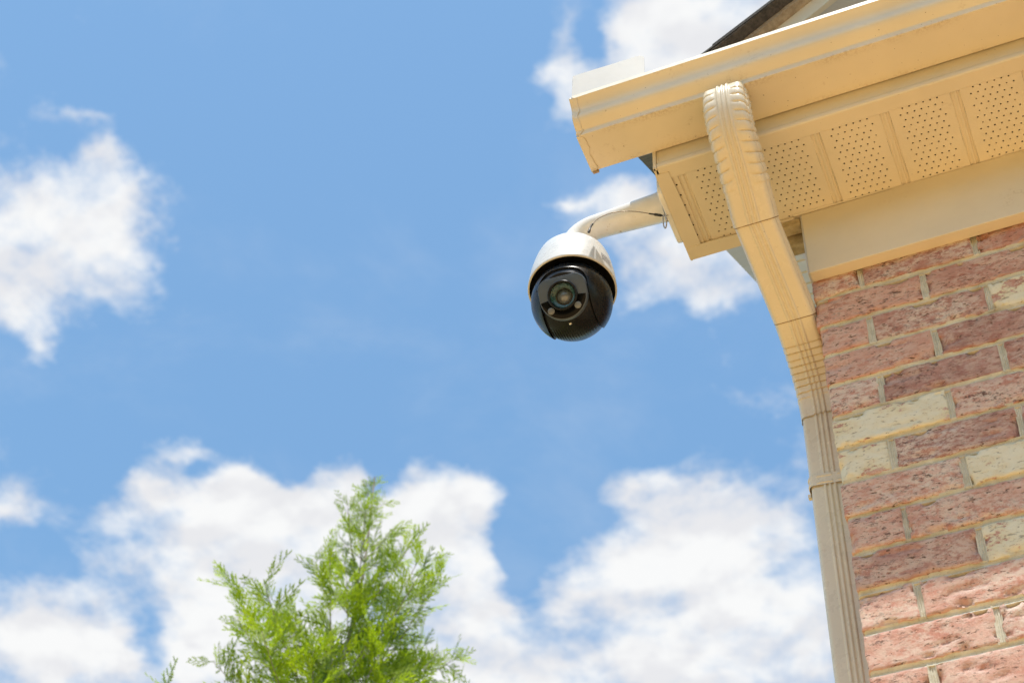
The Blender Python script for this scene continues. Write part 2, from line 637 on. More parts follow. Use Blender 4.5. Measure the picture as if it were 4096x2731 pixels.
m_shingle = simple('asphalt shingle', (0.035, 0.031, 0.028), (0.105, 0.095, 0.085), 260.0, 0.95, None, 0.8, 0.0015)
m_felt = simple('shingle underside', (0.06, 0.05, 0.042), (0.13, 0.105, 0.085), 90.0, 0.9)
m_deckwood = simple('brown roof deck edge', (0.34, 0.25, 0.165), (0.50, 0.39, 0.27), 60.0, 0.85)
m_ply = simple('weathered grey plywood', (0.10, 0.093, 0.072), (0.17, 0.155, 0.12), 60.0, 0.9, (1, 1, 3))
m_block = simple('caulked trim block', (0.42, 0.32, 0.17), (0.62, 0.50, 0.30), 40.0, 0.7, None, 0.8, 0.004)
m_seam = simple('rust and gap shade', (0.20, 0.13, 0.07), (0.40, 0.28, 0.14), 150.0, 0.9)  # brown covers both rust bits and the shaded gap at the joint
m_bounce_deck = simple('golden bounce decking', (0.68, 0.41, 0.15), (0.80, 0.50, 0.20), 3.0, 0.8, (1, 8, 1))  # golden colour chosen for the light it bounces upward
m_ground = simple('summer lawn', (0.15, 0.125, 0.055), (0.22, 0.19, 0.08), 1.5, 0.95)
m_core = simple('clay brick beyond', (0.30, 0.13, 0.09), (0.46, 0.27, 0.20), 18.0, 0.9, (1, 1, 4))

# ------------------------------------------------------------------ ground
tag(MB().add([(-600, -600, -H), (600, -600, -H), (600, 600, -H), (-600, 600, -H)], [(0, 1, 2, 3)]).build('ground', m_ground, fix=False), kind='structure')
tag(MB().box(-7.5, 8.0, -8.0, -0.02, -H - 0.1, -H + 0.12).build('added_bounce_deck', m_bounce_deck), kind='structure')  # unseen deck added to bounce golden light up under the eave

# ------------------------------------------------------------------ house: brick wall
house = empty('house', (0, 0, -H))
tag(house, 'brick house corner with beige eave and pink tumbled bricks', 'house')

wall_mb = MB()
wall_mb.box(0.010, 3.0, 0.010, 4.0, -1.30, 0.36)
wall_mb.box(0.003, 3.0, 0.0, 4.0, -H, -1.303)
wall = wall_mb.build('wall', m_core, house)

COURSE, PITCH, BED = 0.079, 0.2032, 0.0052
X_END = 0.93
TOP_COURSE, LAST_COURSE = 0, 15


def fbm(p, o=4):
    return mnoise.fractal(p, 1.0, 2.0, o, noise_basis='PERLIN_ORIGINAL')


def brick_mesh(w, h, depth, seed):
    r = random.Random(seed)
    o = Vector((r.uniform(-50, 50), r.uniform(-50, 50), r.uniform(-50, 50)))
    nx = max(9, int(w / 0.0052))
    nz = 15
    V, F = [], []
    tilt = r.uniform(-0.0012, 0.0012)
    crown = r.uniform(-0.0006, 0.0012)
    # rows and columns are packed towards the edges so that the arrises stay round
    us = [0.5 - 0.5 * math.cos(math.pi * i / nx) * (1 - 0.25 * math.sin(math.pi * i / nx)) for i in range(nx + 1)]
    vs = [0.5 - 0.5 * math.cos(math.pi * i / nz) * (1 - 0.25 * math.sin(math.pi * i / nz)) for i in range(nz + 1)]
    for j in range(nz + 1):
        for i in range(nx + 1):
            x, z = (us[i] - 0.5) * w, (vs[j] - 0.5) * h
            e = min(x + w / 2, w / 2 - x, z + h / 2, h / 2 - z)
            y = 0.0
            if e < 0.0034:
                y += 0.0019 * (1 - e / 0.0034) ** 2.0
            P = Vector((x, 0, z))
            y += 0.0010 * fbm(P * 40 + o) + 0.0008 * fbm(P * 190 + o)
            chip = fbm(P * 24 + o * 1.7, 3)
            if e < 0.012 and chip > 0.22:
                y += min(0.010, (chip - 0.22) * 0.05) * (1 - e / 0.012)
            gouge = fbm(Vector((x * 14, 3.0, z * 45)) + o * 2.3, 2)
            if gouge > 0.46:
                y += min(0.003, (gouge - 0.46) * 0.03)
            y += tilt * x / w * 2 + crown * (abs(2 * x / w) ** 2)
            if e < 0.006:
                k = 0.0011 * (1 - e / 0.006)
                x += k * fbm(P * 60 + o * 0.6) * 1.5
                z += k * fbm(P * 60 + o * 0.4) * 1.5
            V.append((x, y, z))
    W = nx + 1
    for j in range(nz):
        for i in range(nx):
            a = j * W + i
            F.append((a, a + 1, a + W + 1, a + W))
    loop = [i for i in range(W)] + [j * W + nx for j in range(1, nz + 1)] + [nz * W + i for i in range(nx - 1, -1, -1)] + [j * W for j in range(nz - 1, 0, -1)]
    n0 = len(V)
    for i in loop:
        x, y, z = V[i]
        V.append((x, depth, z))
    L = len(loop)
    for k in range(L):
        a, b_ = loop[k], loop[(k + 1) % L]
        F.append((b_, a, n0 + k, n0 + (k + 1) % L))
    F.append(tuple(range(n0, n0 + L)))
    return V, F


# look of the bricks that can be told apart: (cream paint, dark firing, pale pink)
LOOK = {
    (0, 0): (0, .15, .25), (0, 1): (0, .6, .1), (0, 2): (0, .3, .1),
    (1, 0): (0, .1, .55), (1, 1): (0, .5, .35),
    (2, 0): (0, 0, .8), (2, 1): (0, .65, .3), (2, 2): (.95, .2, .3),
    (3, 0): (0, .2, .65), (3, 1): (0, .75, .1),
    (4, 0): (0, .1, .7), (4, 1): (0, .85, .2), (4, 2): (0, .6, .1),
    (5, 0): (1.0, .2, .4), (5, 1): (0, .3, .6),
    (6, 0): (1.0, .2, .4), (6, 1): (0, .8, .2), (6, 2): (0, .7, .2),
    (7, 0): (0, .05, .8), (7, 1): (1.0, .2, .4),
    (8, 0): (0.05, .1, .85), (8, 1): (0, .3, .75), (8, 2): (.2, .3, .5),
    (9, 0): (0, .8, .45), (9, 1): (.93, .3, .5),
    (10, 0): (0, 0, 1), (10, 1): (0, 0, .75),
    (11, 0): (0, .05, .85), (11, 1): (0, .35, .6),
    (12, 0): (0, .2, .8), (12, 1): (0, .1, .9),
}
joints = []
for c in range(TOP_COURSE, LAST_COURSE + 1):
    zt = -COURSE * (c - 1) - BED
    zb = -COURSE * c + BED
    first = 0.0893 if c % 2 == 0 else 0.1925
    jx = [first + PITCH * i for i in range(6)]
    edges = [(0.0, jx[0] - 0.0050)] + [(jx[i] + 0.0050, jx[i + 1] - 0.0050) for i in range(5)]
    for k, (a, e) in enumerate(edges):
        if a > X_END:
            break
        jit = lambda s: rnd.uniform(-s, s)
        a2 = a + (jit(0.0012) if k else jit(0.0022))
        e2 = e + jit(0.0012)
        w, h = e2 - a2, zt - zb + jit(0.0014)
        depth = 0.09 if k or c % 2 else 0.19
        V, F = brick_mesh(w, h, depth, 100 * c + k)
        o = mk('brick', V, F, m_brick, wall, True, at=(0, 0, 0), auto=50)
        o.location = Vector(((a2 + e2) / 2, jit(0.0013) + 0.0005, (zt + zb) / 2 + jit(0.0006) + H)) - world_loc(wall)
        o.rotation_euler = (jit(0.006), jit(0.004), jit(0.004))
        lk = LOOK.get((c, k)) or (rnd.choice([0, 0, 0, 0, .8]), rnd.uniform(0, .8), rnd.uniform(.1, .9))
        o.color = (*lk, 1.0)
        if k < 5 and jx[k] < X_END:
            joints.append((jx[k], zb, zt))

# tooled mortar: concave bed joints and ribbed head joints
mo = MB()
prof = [(-1.15, 0.0105), (-1.0, 0.0034), (-0.8, 0.0040), (-0.45, 0.0062), (-0.15, 0.0068), (0.02, 0.0058), (0.2, 0.0070), (0.5, 0.0064), (0.8, 0.0042), (1.0, 0.0034), (1.15, 0.0105)]
for j in range(-1, LAST_COURSE + 1):
    R = []
    for x in np.arange(0.0015, X_END + 0.2, 0.004):
        wob = 0.0009 * fbm(Vector((x * 22, j * 3.1, 0)))
        R.append([(x, y + 0.0009 * fbm(Vector((x * 70, t * 2, j * 5.0))) + (0.004 if x < 0.003 else 0), -COURSE * j + t * (BED + 0.0012) + wob) for t, y in prof])
    mo.rings(R, closed=False)
hp = [(-1.15, 0.0105), (-1.0, 0.0030), (-0.75, 0.0040), (-0.5, 0.0062), (-0.22, 0.0050), (0.05, 0.0066), (0.3, 0.0048), (0.6, 0.0060), (0.85, 0.0036), (1.0, 0.0030), (1.15, 0.0105)]
for (x, zb, zt) in joints:
    R = []
    lean = rnd.uniform(-0.0012, 0.0012)
    for z in np.linspace(zb - 0.002, zt + 0.002, 22):
        s = (z - zb) / (zt - zb) - 0.5
        wob = 0.0008 * fbm(Vector((x * 31, z * 40, 2.0))) + lean * s
        R.append([(x + t * 0.0062 + wob, y + 0.0008 * fbm(Vector((x * 9 + t, z * 80, 1.0))), z) for t, y in hp])
    mo.rings(R, closed=False)
mo.build('mortar', m_mortar, wall, smooth=True, auto=60)

# ------------------------------------------------------------------ house: frieze, soffit, fascia, roof
SOF = 0.2345           # underside of the soffit panels
FR_B, FR_T, FR_Y = 0.0515, 0.2330, -0.0237
bevel(MB().box(0.0025, 3.0, FR_Y, -0.0005, FR_B, FR_T).build('frieze_board', m_trim, house), 0.0015, 3)
MB().box(-0.0005, 0.0023, FR_Y + 0.002, 0.02, FR_B + 0.002, FR_T).build('frieze_end_cap', m_splash, house)

SL = 0.82                                      # roof slope


def under(y):                                  # underside of the side rake
    return 0.4465 + SL * (y + 0.118)


soffit = empty('soffit', (0.2, -0.1, SOF), house)


def groove(dx):
    pts = [(-0.0092, 0), (-0.0062, 0.0032), (-0.0040, 0.0030), (-0.0005, 0.0004), (0.0020, 0.0006), (0.0045, 0.0036), (0.0062, 0.0038), (0.0088, 0)]
    return [(dx + a, b_) for a, b_ in pts]


Y0, Y1 = -0.204, -0.008
ROW, HX = 0.01265, 0.0127


def soffit_panel(g, x_lo=None, holes=True, name='soffit_panel'):
    mb = MB()
    gp = groove(g) if x_lo is None else [(x_lo, 0)]
    ys = list(np.linspace(Y0, Y1, 14))
    R = []
    for y in ys:
        R.append([(x + 0.0004 * math.sin(y * 60 + g * 40), y, SOF + z + 0.0003 * math.sin(y * 45 + x * 50)) for x, z in gp])
    if len(gp) > 1:
        mb.rings(R, closed=False)
    xl = gp[-1][0]
    xr = g + 0.128 - 0.0092
    hr = 0.00185
    rows = int(round((Y1 - Y0) / ROW))
    dy = (Y1 - Y0) / rows
    for j in range(rows):
        y0, y1 = Y0 + j * dy, Y0 + (j + 1) * dy
        yc = (y0 + y1) / 2
        cnt = 7 if j % 2 == 0 else 6
        start = g + (0.0265 if j % 2 == 0 else 0.0328)
        xs = [start + HX * i for i in range(cnt)]
        xs = [x for x in xs if x - HX / 2 > xl]
        if not xs:
            mb.add([(xl, y0, SOF), (xr, y0, SOF), (xr, y1, SOF), (xl, y1, SOF)], [(0, 1, 2, 3)])
            continue
        a = xs[0] - HX / 2
        e = xs[-1] + HX / 2
        for (p, q) in ((xl, a), (e, xr)):
            mb.add([(p, y0, SOF), (q, y0, SOF), (q, y1, SOF), (p, y1, SOF)], [(0, 1, 2, 3)])
        for x in xs:
            cx, cy = x + rnd.uniform(-.0002, .0002), yc + rnd.uniform(-.0002, .0002)
            hrr = hr * rnd.choice([1, 1, 1, 1, .95, .8])
            c = [(x - HX / 2, y0), (x + HX / 2, y0), (x + HX / 2, y1), (x - HX / 2, y1)]
            V = [(p[0], p[1], SOF) for p in c]
            for z in (SOF, SOF + 0.0016):
                for k in range(8):
                    t = math.radians(-112.5 + 45 * k)
                    V.append((cx + hrr * math.cos(t), cy + hrr * math.sin(t), z))
            F = []
            for s in range(4):
                h0, h1, hm = 4 + 2 * s, 4 + 2 * s + 1, 4 + (2 * s - 1) % 8
                F.append((s, (s + 1) % 4, h1, h0))
                F.append((s, h0, hm))
            for k in range(8):
                F.append((4 + k, 4 + (k + 1) % 8, 12 + (k + 1) % 8, 12 + k))
            mb.add(V, F)
    return mb.build(name, m_soffit, soffit, fix=False)


# the first strip is cut short at the corner
mb = MB()
Rr = []
for y in np.linspace(Y0, Y1, 14):
    Rr.append([(-0.214, y, SOF), (-0.1872, y, SOF)])
mb.rings(Rr, closed=False)
mb.build('soffit_panel', m_soffit, soffit, fix=False)
for i, y in enumerate(np.arange(-0.1685, -0.03, 0.0243)):
    r_ = [[(-0.1945 + 0.00185 * math.cos(a), y + 0.00185 * math.sin(a), SOF + z) for a in np.linspace(0, 6.283, 8, endpoint=False)] for z in (-0.0003, 0.001)]
    MB().rings(r_, cap=(True, True)).build('hole_shade_disc', m_black_shade, soffit)  # black discs stand in for the shade inside the holes
for k in range(-3, 6):
    soffit_panel(0.204 + 0.128 * k)
MB().box(0.204 + 0.128 * 6 - 0.0095, 3.0, Y0, Y1, SOF, SOF + 0.002).build('soffit_panel', m_soffit, soffit)

MB().box(-0.2195, 3.0, -0.2130, 0.0, SOF + 0.014, SOF + 0.017).build('attic_shade_sheet', m_black_shade, house)  # black sheet added as the attic's shade behind the holes

# fascia: face, rolled hem and the flange under the soffit edge
FA = -0.2175
fp = [(FA, 0.372), (FA, 0.250), (FA - 0.0005, 0.246), (FA - 0.0022, 0.243), (FA - 0.0026, 0.2385), (FA - 0.0016, 0.2335), (FA + 0.001, 0.2316), (-0.1900, 0.2312), (-0.1892, 0.2320), (-0.1892, 0.2340)]
fp += [(-0.1880, 0.2340), (-0.1880, 0.2300 + 0.0022), (FA + 0.0035, 0.2345), (FA + 0.0035, 0.372)]
R = []
for x in np.concatenate([np.linspace(-0.2165, 1.0, 70), [3.0]]):
    wv = 0.0006 * fbm(Vector((x * 9, 0, 0)))
    R.append([(x, y + (wv if z < 0.26 else 0), z + (wv if z < 0.26 else 0)) for y, z in fp])
MB().rings(R, cap=(True, True)).build('fascia', m_trim, house, smooth=True, auto=35)

# corner trim that closes the box: end panel, edge strip under the soffit, back strip
zl = 0.2300
ep = [(-0.2200, zl), (0.004, zl), (0.004, under(0.004) - 0.004), (-0.2200, under(-0.22) - 0.004)]
MB().prism(ep, 0, -0.2235, -0.2200).build('end_panel', m_trim, house)
R = []
for y in np.linspace(-0.2045, 0.0015, 26):
    s = (y + 0.2045) / 0.206
    sag = 0.0008 * math.sin(s * 7)
    inner = -0.1990 + 0.0045 * s + 0.002 * math.sin(s * 3.1)
    R.append([(-0.2242, y, zl - 0.0012), (inner, y, zl - 0.0004 + sag), (inner, y, zl + 0.0012 + sag), (-0.2242, y, zl + 0.0012)])
MB().rings(R, cap=(True, True)).build('corner_strip', m_trim, house, smooth=True, auto=30)
R = []
for x in np.linspace(-0.2225, -0.012, 24):
    s = (x + 0.2225) / 0.21
    bow = 0.0022 * math.sin(min(1, s * 2.2) * math.pi)
    R.append([(x, -0.0262 - bow, zl + 0.0006), (x, -0.0262 - bow, zl - 0.0018), (x, 0.0012, zl - 0.0026), (x, 0.0012, zl + 0.0006)])
MB().rings(R, cap=(True, True)).build('back_strip', m_trim, house, smooth=True, auto=30)
MB().box(-0.2195, -0.001, 0.0005, 0.0035, zl + 0.001, 0.44).build('back_panel', m_trim, house)
# folded corner of the fascia end
MB().prism([(-0.2190, 0.2300), (-0.2215, 0.2400), (-0.2205, 0.300), (-0.2140, 0.300), (-0.2140, 0.2300)], 0, -0.2225, -0.2172).build('corner_fold', m_trim, house)
# receiver channel along the soffit at the wall and trim blocks in the gap beside the frieze
R = []
for x in np.linspace(-0.012, 0.22, 30):
    s = max(0.0, 1 - (x + 0.012) / 0.20)
    d = 0.0005 + 0.006 * s ** 0.8 + 0.0007 * math.sin(x * 55)
    R.append([(x, FR_Y - 0.0002, 0.2328), (x, FR_Y - d * 0.6, 0.2325 - d * 0.35), (x, FR_Y - d, 0.2335), (x, FR_Y - d, 0.2343), (x, FR_Y - 0.0002, 0.2343)])
MB().rings(R, cap=(True, True)).build('receiver_channel', m_trim, house, smooth=True, auto=40)
bevel(MB().box(-0.060, -0.0015, -0.024, 0.0, 0.2085, 0.2265).build('trim_block', m_block, house), 0.003, 2)
bevel(MB().box(-0.043, -0.0015, 0.0045, 0.030, 0.185, 0.40).build('trim_block', m_block, house), 0.003, 2)

# roof over the eave with its rake at the gable end
roof = empty('roof', (0.2, 0.2, 0.6), house)
XR = -0.285


def slab(x0, x1, ya, yb, lo, hi):
    return MB().prism([(ya, under(ya) + lo), (yb, under(yb) + lo), (yb, under(yb) + hi), (ya, under(ya) + hi)], 0, x0, x1)


slab(XR + 0.012, 3.0, -0.2185, 2.6, 0.004, 0.018).build('roof_deck', m_deckwood, roof)
slab(XR + 0.0005, -0.2245, -0.2185, 0.075, 0.000, 0.0035).build('eave_board', m_ply, roof)
for i in range(15):
    ya = 0.076 + 0.100 * i
    yb = ya + 0.100
    pts = [(ya, 0.0), (yb - 0.014, 0.0), (yb - 0.011, 0.0035), (yb - 0.003, 0.0035), (yb, 0.0), (yb, 0.0038), (ya, 0.0038)]
    MB().prism([(y, under(y) + z) for y, z in pts], 0, XR + 0.0755, -0.0305).build('rake_soffit_panel', m_soffit, roof)
slab(XR, XR + 0.075, 0.0765, 2.4, -0.0005, 0.0265).build('rake_trim', m_splash, roof)
# frieze that follows the rake down the gable wall
fz = lambda y: 0.215 + 0.86 * (y - 0.024)
MB().prism([(0.010, fz(0.010)), (1.6, fz(1.6)), (1.6, fz(1.6) + 0.30), (0.010, fz(0.010) + 0.26)], 0, -0.030, 0.0005).build('rake_frieze', m_trim, roof)
for i in range(14):
    ya = -0.245 + 0.125 * i
    yb = ya + 0.30
    mb = MB()
    R = []
    for x in list(np.arange(XR - 0.001, 0.6, 0.02)) + [3.0]:
        j = 0.0025 * fbm(Vector((x * 60, i * 3.0, 0)))
        R.append([(x + (0.003 * fbm(Vector((y * 50, i, 3))) if x < XR + 0.001 else 0), y + (j if y == ya else 0), under(y) + z) for y, z in ((ya, 0.0285), (yb, 0.0195), (yb, 0.0235), (ya, 0.0345))])
    mb.rings(R, cap=(True, True))
    mb.build('shingle', m_shingle, roof)

# front gable roof whose rake rises to the right behind the gutter
gable = empty('gable_roof', (0.3, 0.0, 0.9), house)
GY = -0.20


def gz(x):
    return 0.622 + SL * (x + 0.116)


def valley(x):                                 # where the gable roof dips into the roof behind
    return (gz(x) - 0.030 - 0.4465) / SL - 0.118


def gslab(y0, y1, xa, xb, lo, hi):
    return MB().prism([(xa, gz(xa) + lo), (xb, gz(xb) + lo), (xb, gz(xb) + hi), (xa, gz(xa) + hi)], 1, y0, y1)


STEP = 0.1335
for i in range(9):
    xa = max(-0.205, -0.2295 + STEP * i)
    xb = -0.2295 + STEP * i + 0.30
    R = []
    for y in np.linspace(GY, GY + 0.25, 42):
        j = 0.002 * fbm(Vector((y * 90, i * 5.0, 1)))
        R.append([(x + (j if x == xa else 0), min(y, max(GY + 0.02, valley(xa))), gz(x) + z) for x, z in ((xa, -0.0015), (xb, -0.0105), (xb, -0.0065), (xa, 0.0055))])
    mb = MB().rings(R, cap=(True, True))
    # ragged granule edge on the rake side
    V = np.array(mb.V)
    mb.V = [tuple(v) for v in V]
    o = mb.build('shingle', m_shingle, gable)
# ragged felt edges under the shingles
def ragged(y_front, y_back, lo, hi, mat, name, amp):
    R = []
    for x in np.arange(-0.205, 0.95, 0.004):
        a = amp * fbm(Vector((x * 130, 7.0, lo * 100)), 3)
        R.append([(x, y_front + a, gz(x) + lo), (x, y_back, gz(x) + lo), (x, y_back, gz(x) + hi), (x, y_front + a * 0.6, gz(x) + hi)])
    return MB().rings(R, cap=(True, True)).build(name, mat, gable)


ragged(GY + 0.0015, GY + 0.10, -0.0125, -0.0112, m_felt, 'shingle_layer', 0.0015)
ragged(GY + 0.028, GY + 0.12, -0.0260, -0.0135, m_deckwood, 'deck_edge', 0.0012)
gslab(GY + 0.050, GY + 0.062, -0.20, 0.95, -0.078, -0.0265).build('rake_fascia', m_trim, gable)
gslab(GY + 0.062, GY + 0.195, -0.18, 0.95, -0.072, -0.068).build('rake_soffit', m_splash, gable)
pl_ = [(-0.20, GY + 0.12), (1.6, GY + 0.12), (1.6, valley(1.6)), (-0.20, max(valley(-0.20), GY + 0.125))]
MB().add([(x, y, gz(x) + z) for z in (-0.060, -0.027) for x, y in pl_], [(3, 2, 1, 0), (4, 5, 6, 7), (0, 1, 5, 4), (1, 2, 6, 5), (2, 3, 7, 6), (3, 0, 4, 7)]).build('roof_deck', m_deckwood, gable)
gw = [(-0.10, 0.37), (1.6, 0.37), (1.6, gz(1.6) - 0.075), (-0.10, gz(-0.10) - 0.075)]
MB().prism(gw, 1, 0.0, 0.02).build('gable_wall', m_splash, gable)

# ------------------------------------------------------------------ gutter
GX0, GX1 = -0.3425, 3.0
ZG, YGF, YGB = 0.284, -0.302, -0.2195
front = [(0.0, 0.0), (0.0010, 0.0006), (0.0014, 0.0020), (0.0016, 0.0115), (0.0022, 0.0132), (0.0045, 0.0150), (0.0100, 0.0182), (0.0160, 0.0222), (0.0208, 0.0262), (0.0234, 0.0310), (0.0242, 0.0370), (0.0241, 0.0430), (0.0248, 0.0490), (0.0290, 0.0570), (0.0360, 0.0640), (0.0398, 0.0668), (0.0412, 0.0680)]
lip = [(0.0420, 0.0684), (0.0402, 0.0815), (0.0390, 0.0825), (0.0315, 0.0825), (0.0310, 0.0760)]
outer = [(YGB, ZG + 0.088), (YGB, ZG + 0.0015), (YGB - 0.0015, ZG)] + [(y, ZG) for y in np.linspace(YGB - 0.01, YGF + 0.004, 6)] + [(YGF - o, ZG + h) for o, h in front] + [(YGF - o, ZG + h) for o, h in lip]


def inset(pts, t):
    out = []
    for i, p in enumerate(pts):
        a = np.array(pts[max(i - 1, 0)])
        c = np.array(pts[min(i + 1, len(pts) - 1)])
        d = c - a
        d = d / (np.linalg.norm(d) + 1e-9)
        out.append((p[0] - d[1] * t, p[1] + d[0] * t))
    return out


def strip(pts, xs, t=0.0009, wob=0.0):
    inn = inset(pts, -t) if t else pts
    R = []
    for x in xs:
        w = wob * fbm(Vector((x * 6, 0, 0)))
        R.append([(x, y, z + w) for y, z in pts] + [(x, y, z + w) for y, z in reversed(inn)])
    return MB().rings(R, cap=(True, True))


gutter = empty('gutter', (0.2, -0.26, ZG))
tag(gutter, 'beige moulded metal gutter along the roof edge with upright splash guard', 'gutter')
strip(outer, list(np.linspace(GX0 + 0.003, 1.2, 60)) + [GX1], 0.0009, 0.0006).build('trough', m_paint, gutter, smooth=True, auto=28)
# end cap: flat plate and the flange folded over the trough
cap_poly = [(y, z) for y, z in outer[:-4]] + [(YGF - 0.040, ZG + 0.078), (YGF - 0.03, ZG + 0.08), (YGB - 0.002, ZG + 0.088)]
MB().prism(cap_poly, 0, GX0 - 0.0010, GX0 + 0.0012).build('end_cap', m_paint, gutter)


def flange(pts, base_x, name):
    big = inset(pts, 0.0013)
    k = len(pts)
    V, F = [], []
    nx = 6
    for i in range(nx + 1):
        for j in range(k):
            s = j / (k - 1)
            w = 0.0135 + 0.0022 * math.sin(s * 9 + 1) + 0.0014 * math.sin(s * 23)
            w *= min(1, 0.55 + 4 * s, 0.55 + 4 * (1 - s))
            dent = 0.0010 * math.sin(s * 14) * math.sin(i * 1.2)
            y, z = big[j]
            V.append((base_x - 0.0018 + w * i / nx, y - dent, z - 0.3 * dent))
    for i in range(nx):
        for j in range(k - 1):
            a = i * k + j
            F.append((a, a + k, a + k + 1, a + 1))
    o = mk(name, V, F, m_paint, gutter, True)
    sm = o.modifiers.new('thick', 'SOLIDIFY')
    sm.thickness = 0.0007
    return o


fl_front = [(YGF - o, ZG + h) for o, h in front[2:]] + [(YGF - 0.0418, ZG + 0.070)]
flange(fl_front, GX0, 'end_cap_flange')
flange([(y, ZG) for y in np.linspace(YGB + 0.001, YGF - 0.0005, 12)], GX0, 'end_cap_flange')
MB().box(GX0 + 0.0005, GX0 + 0.012, YGB - 0.0005, YGB + 0.0035, ZG - 0.004, ZG + 0.004).build('end_cap_fold', m_deckwood, gutter)
# splash guard: upright sheet with a rounded corner
pts = [(GX0 + 0.0005, 0.358), (GX0 + 0.146, 0.358)]
for a in np.linspace(0, 90, 8):
    pts.append((GX0 + 0.146 - 0.016 + 0.016 * math.cos(math.radians(a)), 0.4435 - 0.016 + 0.016 * math.sin(math.radians(a))))
pts += [(GX0 + 0.07, 0.4445), (GX0 + 0.002, 0.4470), (GX0 + 0.0022, 0.420), (GX0 + 0.001, 0.385)]
MB().prism(pts, 1, YGF - 0.0355, YGF - 0.0345).build('splash_guard', m_splash, gutter)
MB().box(GX0 + 0.0004, GX0 + 0.0014, YGF - 0.0345, YGF - 0.012, 0.358, 0.440).build('splash_return', m_splash, gutter)

# ------------------------------------------------------------------ downspout
down = empty('downspout', (-0.036, 0.14, -H))
tag(down, 'beige ribbed metal downspout bending from the gutter to the brick corner', 'downspout')
UH, DP, CR = 0.0362, 0.056, 0.0095


def section():
    """perimeter of the pipe: (u, v, outward u, outward v, kind)"""
    out = []
    for u in np.linspace(-UH + CR, UH - CR, 37):
        out.append((u, 0.0, 0, -1, 'f'))
    for a in np.linspace(-90, 0, 7)[1:-1]:
        a = math.radians(a)
        out.append((UH - CR + CR * math.cos(a), CR + CR * math.sin(a), math.cos(a), math.sin(a), 'c'))
    for v in np.linspace(CR, DP - CR, 25):
        out.append((UH, v, 1, 0, 's'))
    for a in np.linspace(0, 90, 6)[1:-1]:
        a = math.radians(a)
        out.append((UH - CR + CR * math.cos(a), DP - CR + CR * math.sin(a), math.cos(a), math.sin(a), 'b'))
    for u in np.linspace(UH - CR, -UH + CR, 9):
        out.append((u, DP, 0, 1, 'b'))
    for a in np.linspace(90, 180, 6)[1:-1]:
        a = math.radians(a)
        out.append((-UH + CR + CR * math.cos(a), DP - CR + CR * math.sin(a), math.cos(a), math.sin(a), 'b'))
    for v in np.linspace(DP - CR, CR, 15):
        out.append((-UH, v, -1, 0, 's'))
    for a in np.linspace(180, 270, 7)[1:-1]:
        a = math.radians(a)
        out.append((-UH + CR + CR * math.cos(a), CR + CR * math.sin(a), math.cos(a), math.sin(a), 'c'))
    return out


SEC = section()


def ribs(t, half, n=3):
    if abs(t) > half:
        return 0.0
    w = 0.5 * (1 - math.cos(2 * math.pi * n * (t + half) / (2 * half)))
    return 0.0030 * w * w * (3 - 2 * w)


def sweep(path, grow=0.0, crimp=None, t0=0.0):
    """path: list of (x centre, y front, z front)"""
    P = [np.array(p, float) for p in path]
    R = []
    s = t0
    for i, p in enumerate(P):
        t = P[min(i + 1, len(P) - 1)] - P[max(i - 1, 0)]
        t = t / np.linalg.norm(t)
        n_ = np.array([0, -t[2], t[1]])
        n_ = n_ / np.linalg.norm(n_)
        if i:
            s += np.linalg.norm(P[i] - P[i - 1])
        ring = []
        for (u, v, du, dv, kd) in SEC:
            d = grow
            if kd == 'f':
                d += ribs(u, 0.0130) * (min(1.0, 0.35 + s / 0.05) if crimp is crimpA else 1.0)
            elif kd == 's':
                d += ribs(v - DP / 2, 0.016) * 0.9
            if crimp:
                d += crimp(s, u, v, kd)
            ring.append(p + np.array([1, 0, 0]) * (u + du * d) + n_ * (v + dv * d))
        R.append(ring)
    return MB().rings(R)


def bez(a, b_, c, d, n):
    a, b_, c, d = map(np.array, (a, b_, c, d))
    return [(1 - t) ** 3 * a + 3 * (1 - t) ** 2 * t * b_ + 3 * (1 - t) * t * t * c + t ** 3 * d for t in np.linspace(0, 1, n)]


xa0, xa1, xb0, xb1 = -0.0565, -0.0590, -0.0400, -0.0362
A = catmull([(xa0, -0.300, 0.293), (xa0, -0.3175, 0.272), (xa0, -0.3225, 0.240), (xa0, -0.3140, 0.197), (xa0, -0.2920, 0.160), (xa0, -0.2540, 0.129), (xa0 - .001, -0.2050, 0.096), (xa1, -0.155, 0.063)], 36)
crimpA_p, crimpA0, crimpA1 = 0.0200, 0.050, 0.250


def crimpA(s, u, v, kd):
    if s < crimpA0 or s > crimpA1:
        return 0.0
    f = ((s - crimpA0 - 0.28 * max(0.0, abs(u) - 0.014)) / crimpA_p) % 1.0
    saw = math.sin(math.pi * min(1.0, f * 1.05)) * 0.0009 + f * 0.0005 - 0.0024 * math.exp(-(min(f, 1 - f) / 0.05) ** 2)
    if kd == 'f':
        m_ = max(0.0, min(1.0, (abs(u) - 0.0140) / 0.006))
        return saw * m_
    if kd == 'c':
        return saw
    if kd == 's':
        return saw * (1.0 + 0.8 * v / DP)
    return saw * 1.6


sweep(A, 0.0016, crimpA).build('elbow', m_pipe, down, smooth=True, auto=42)
sweep([A[-1] + (A[-1] - A[-2]) * t for t in (-0.6, 0.9)], 0.0009).build('seam', m_seam, down)
e0 = np.array((xa1, -0.155, 0.063))
e1 = np.array((xb0, 0.000, -0.037))
sweep([e0 + (e1 - e0) * t for t in np.linspace(-0.12, 1.0, 12)], 0.0).build('pipe', m_pipe, down, smooth=True, auto=42)
Bp = bez((xb0 - .0003, -0.003, -0.0351), (xb0 + .002, 0.055, -0.0725), (xb1, 0.109, -0.090), (xb1, 0.110, -0.172), 170)


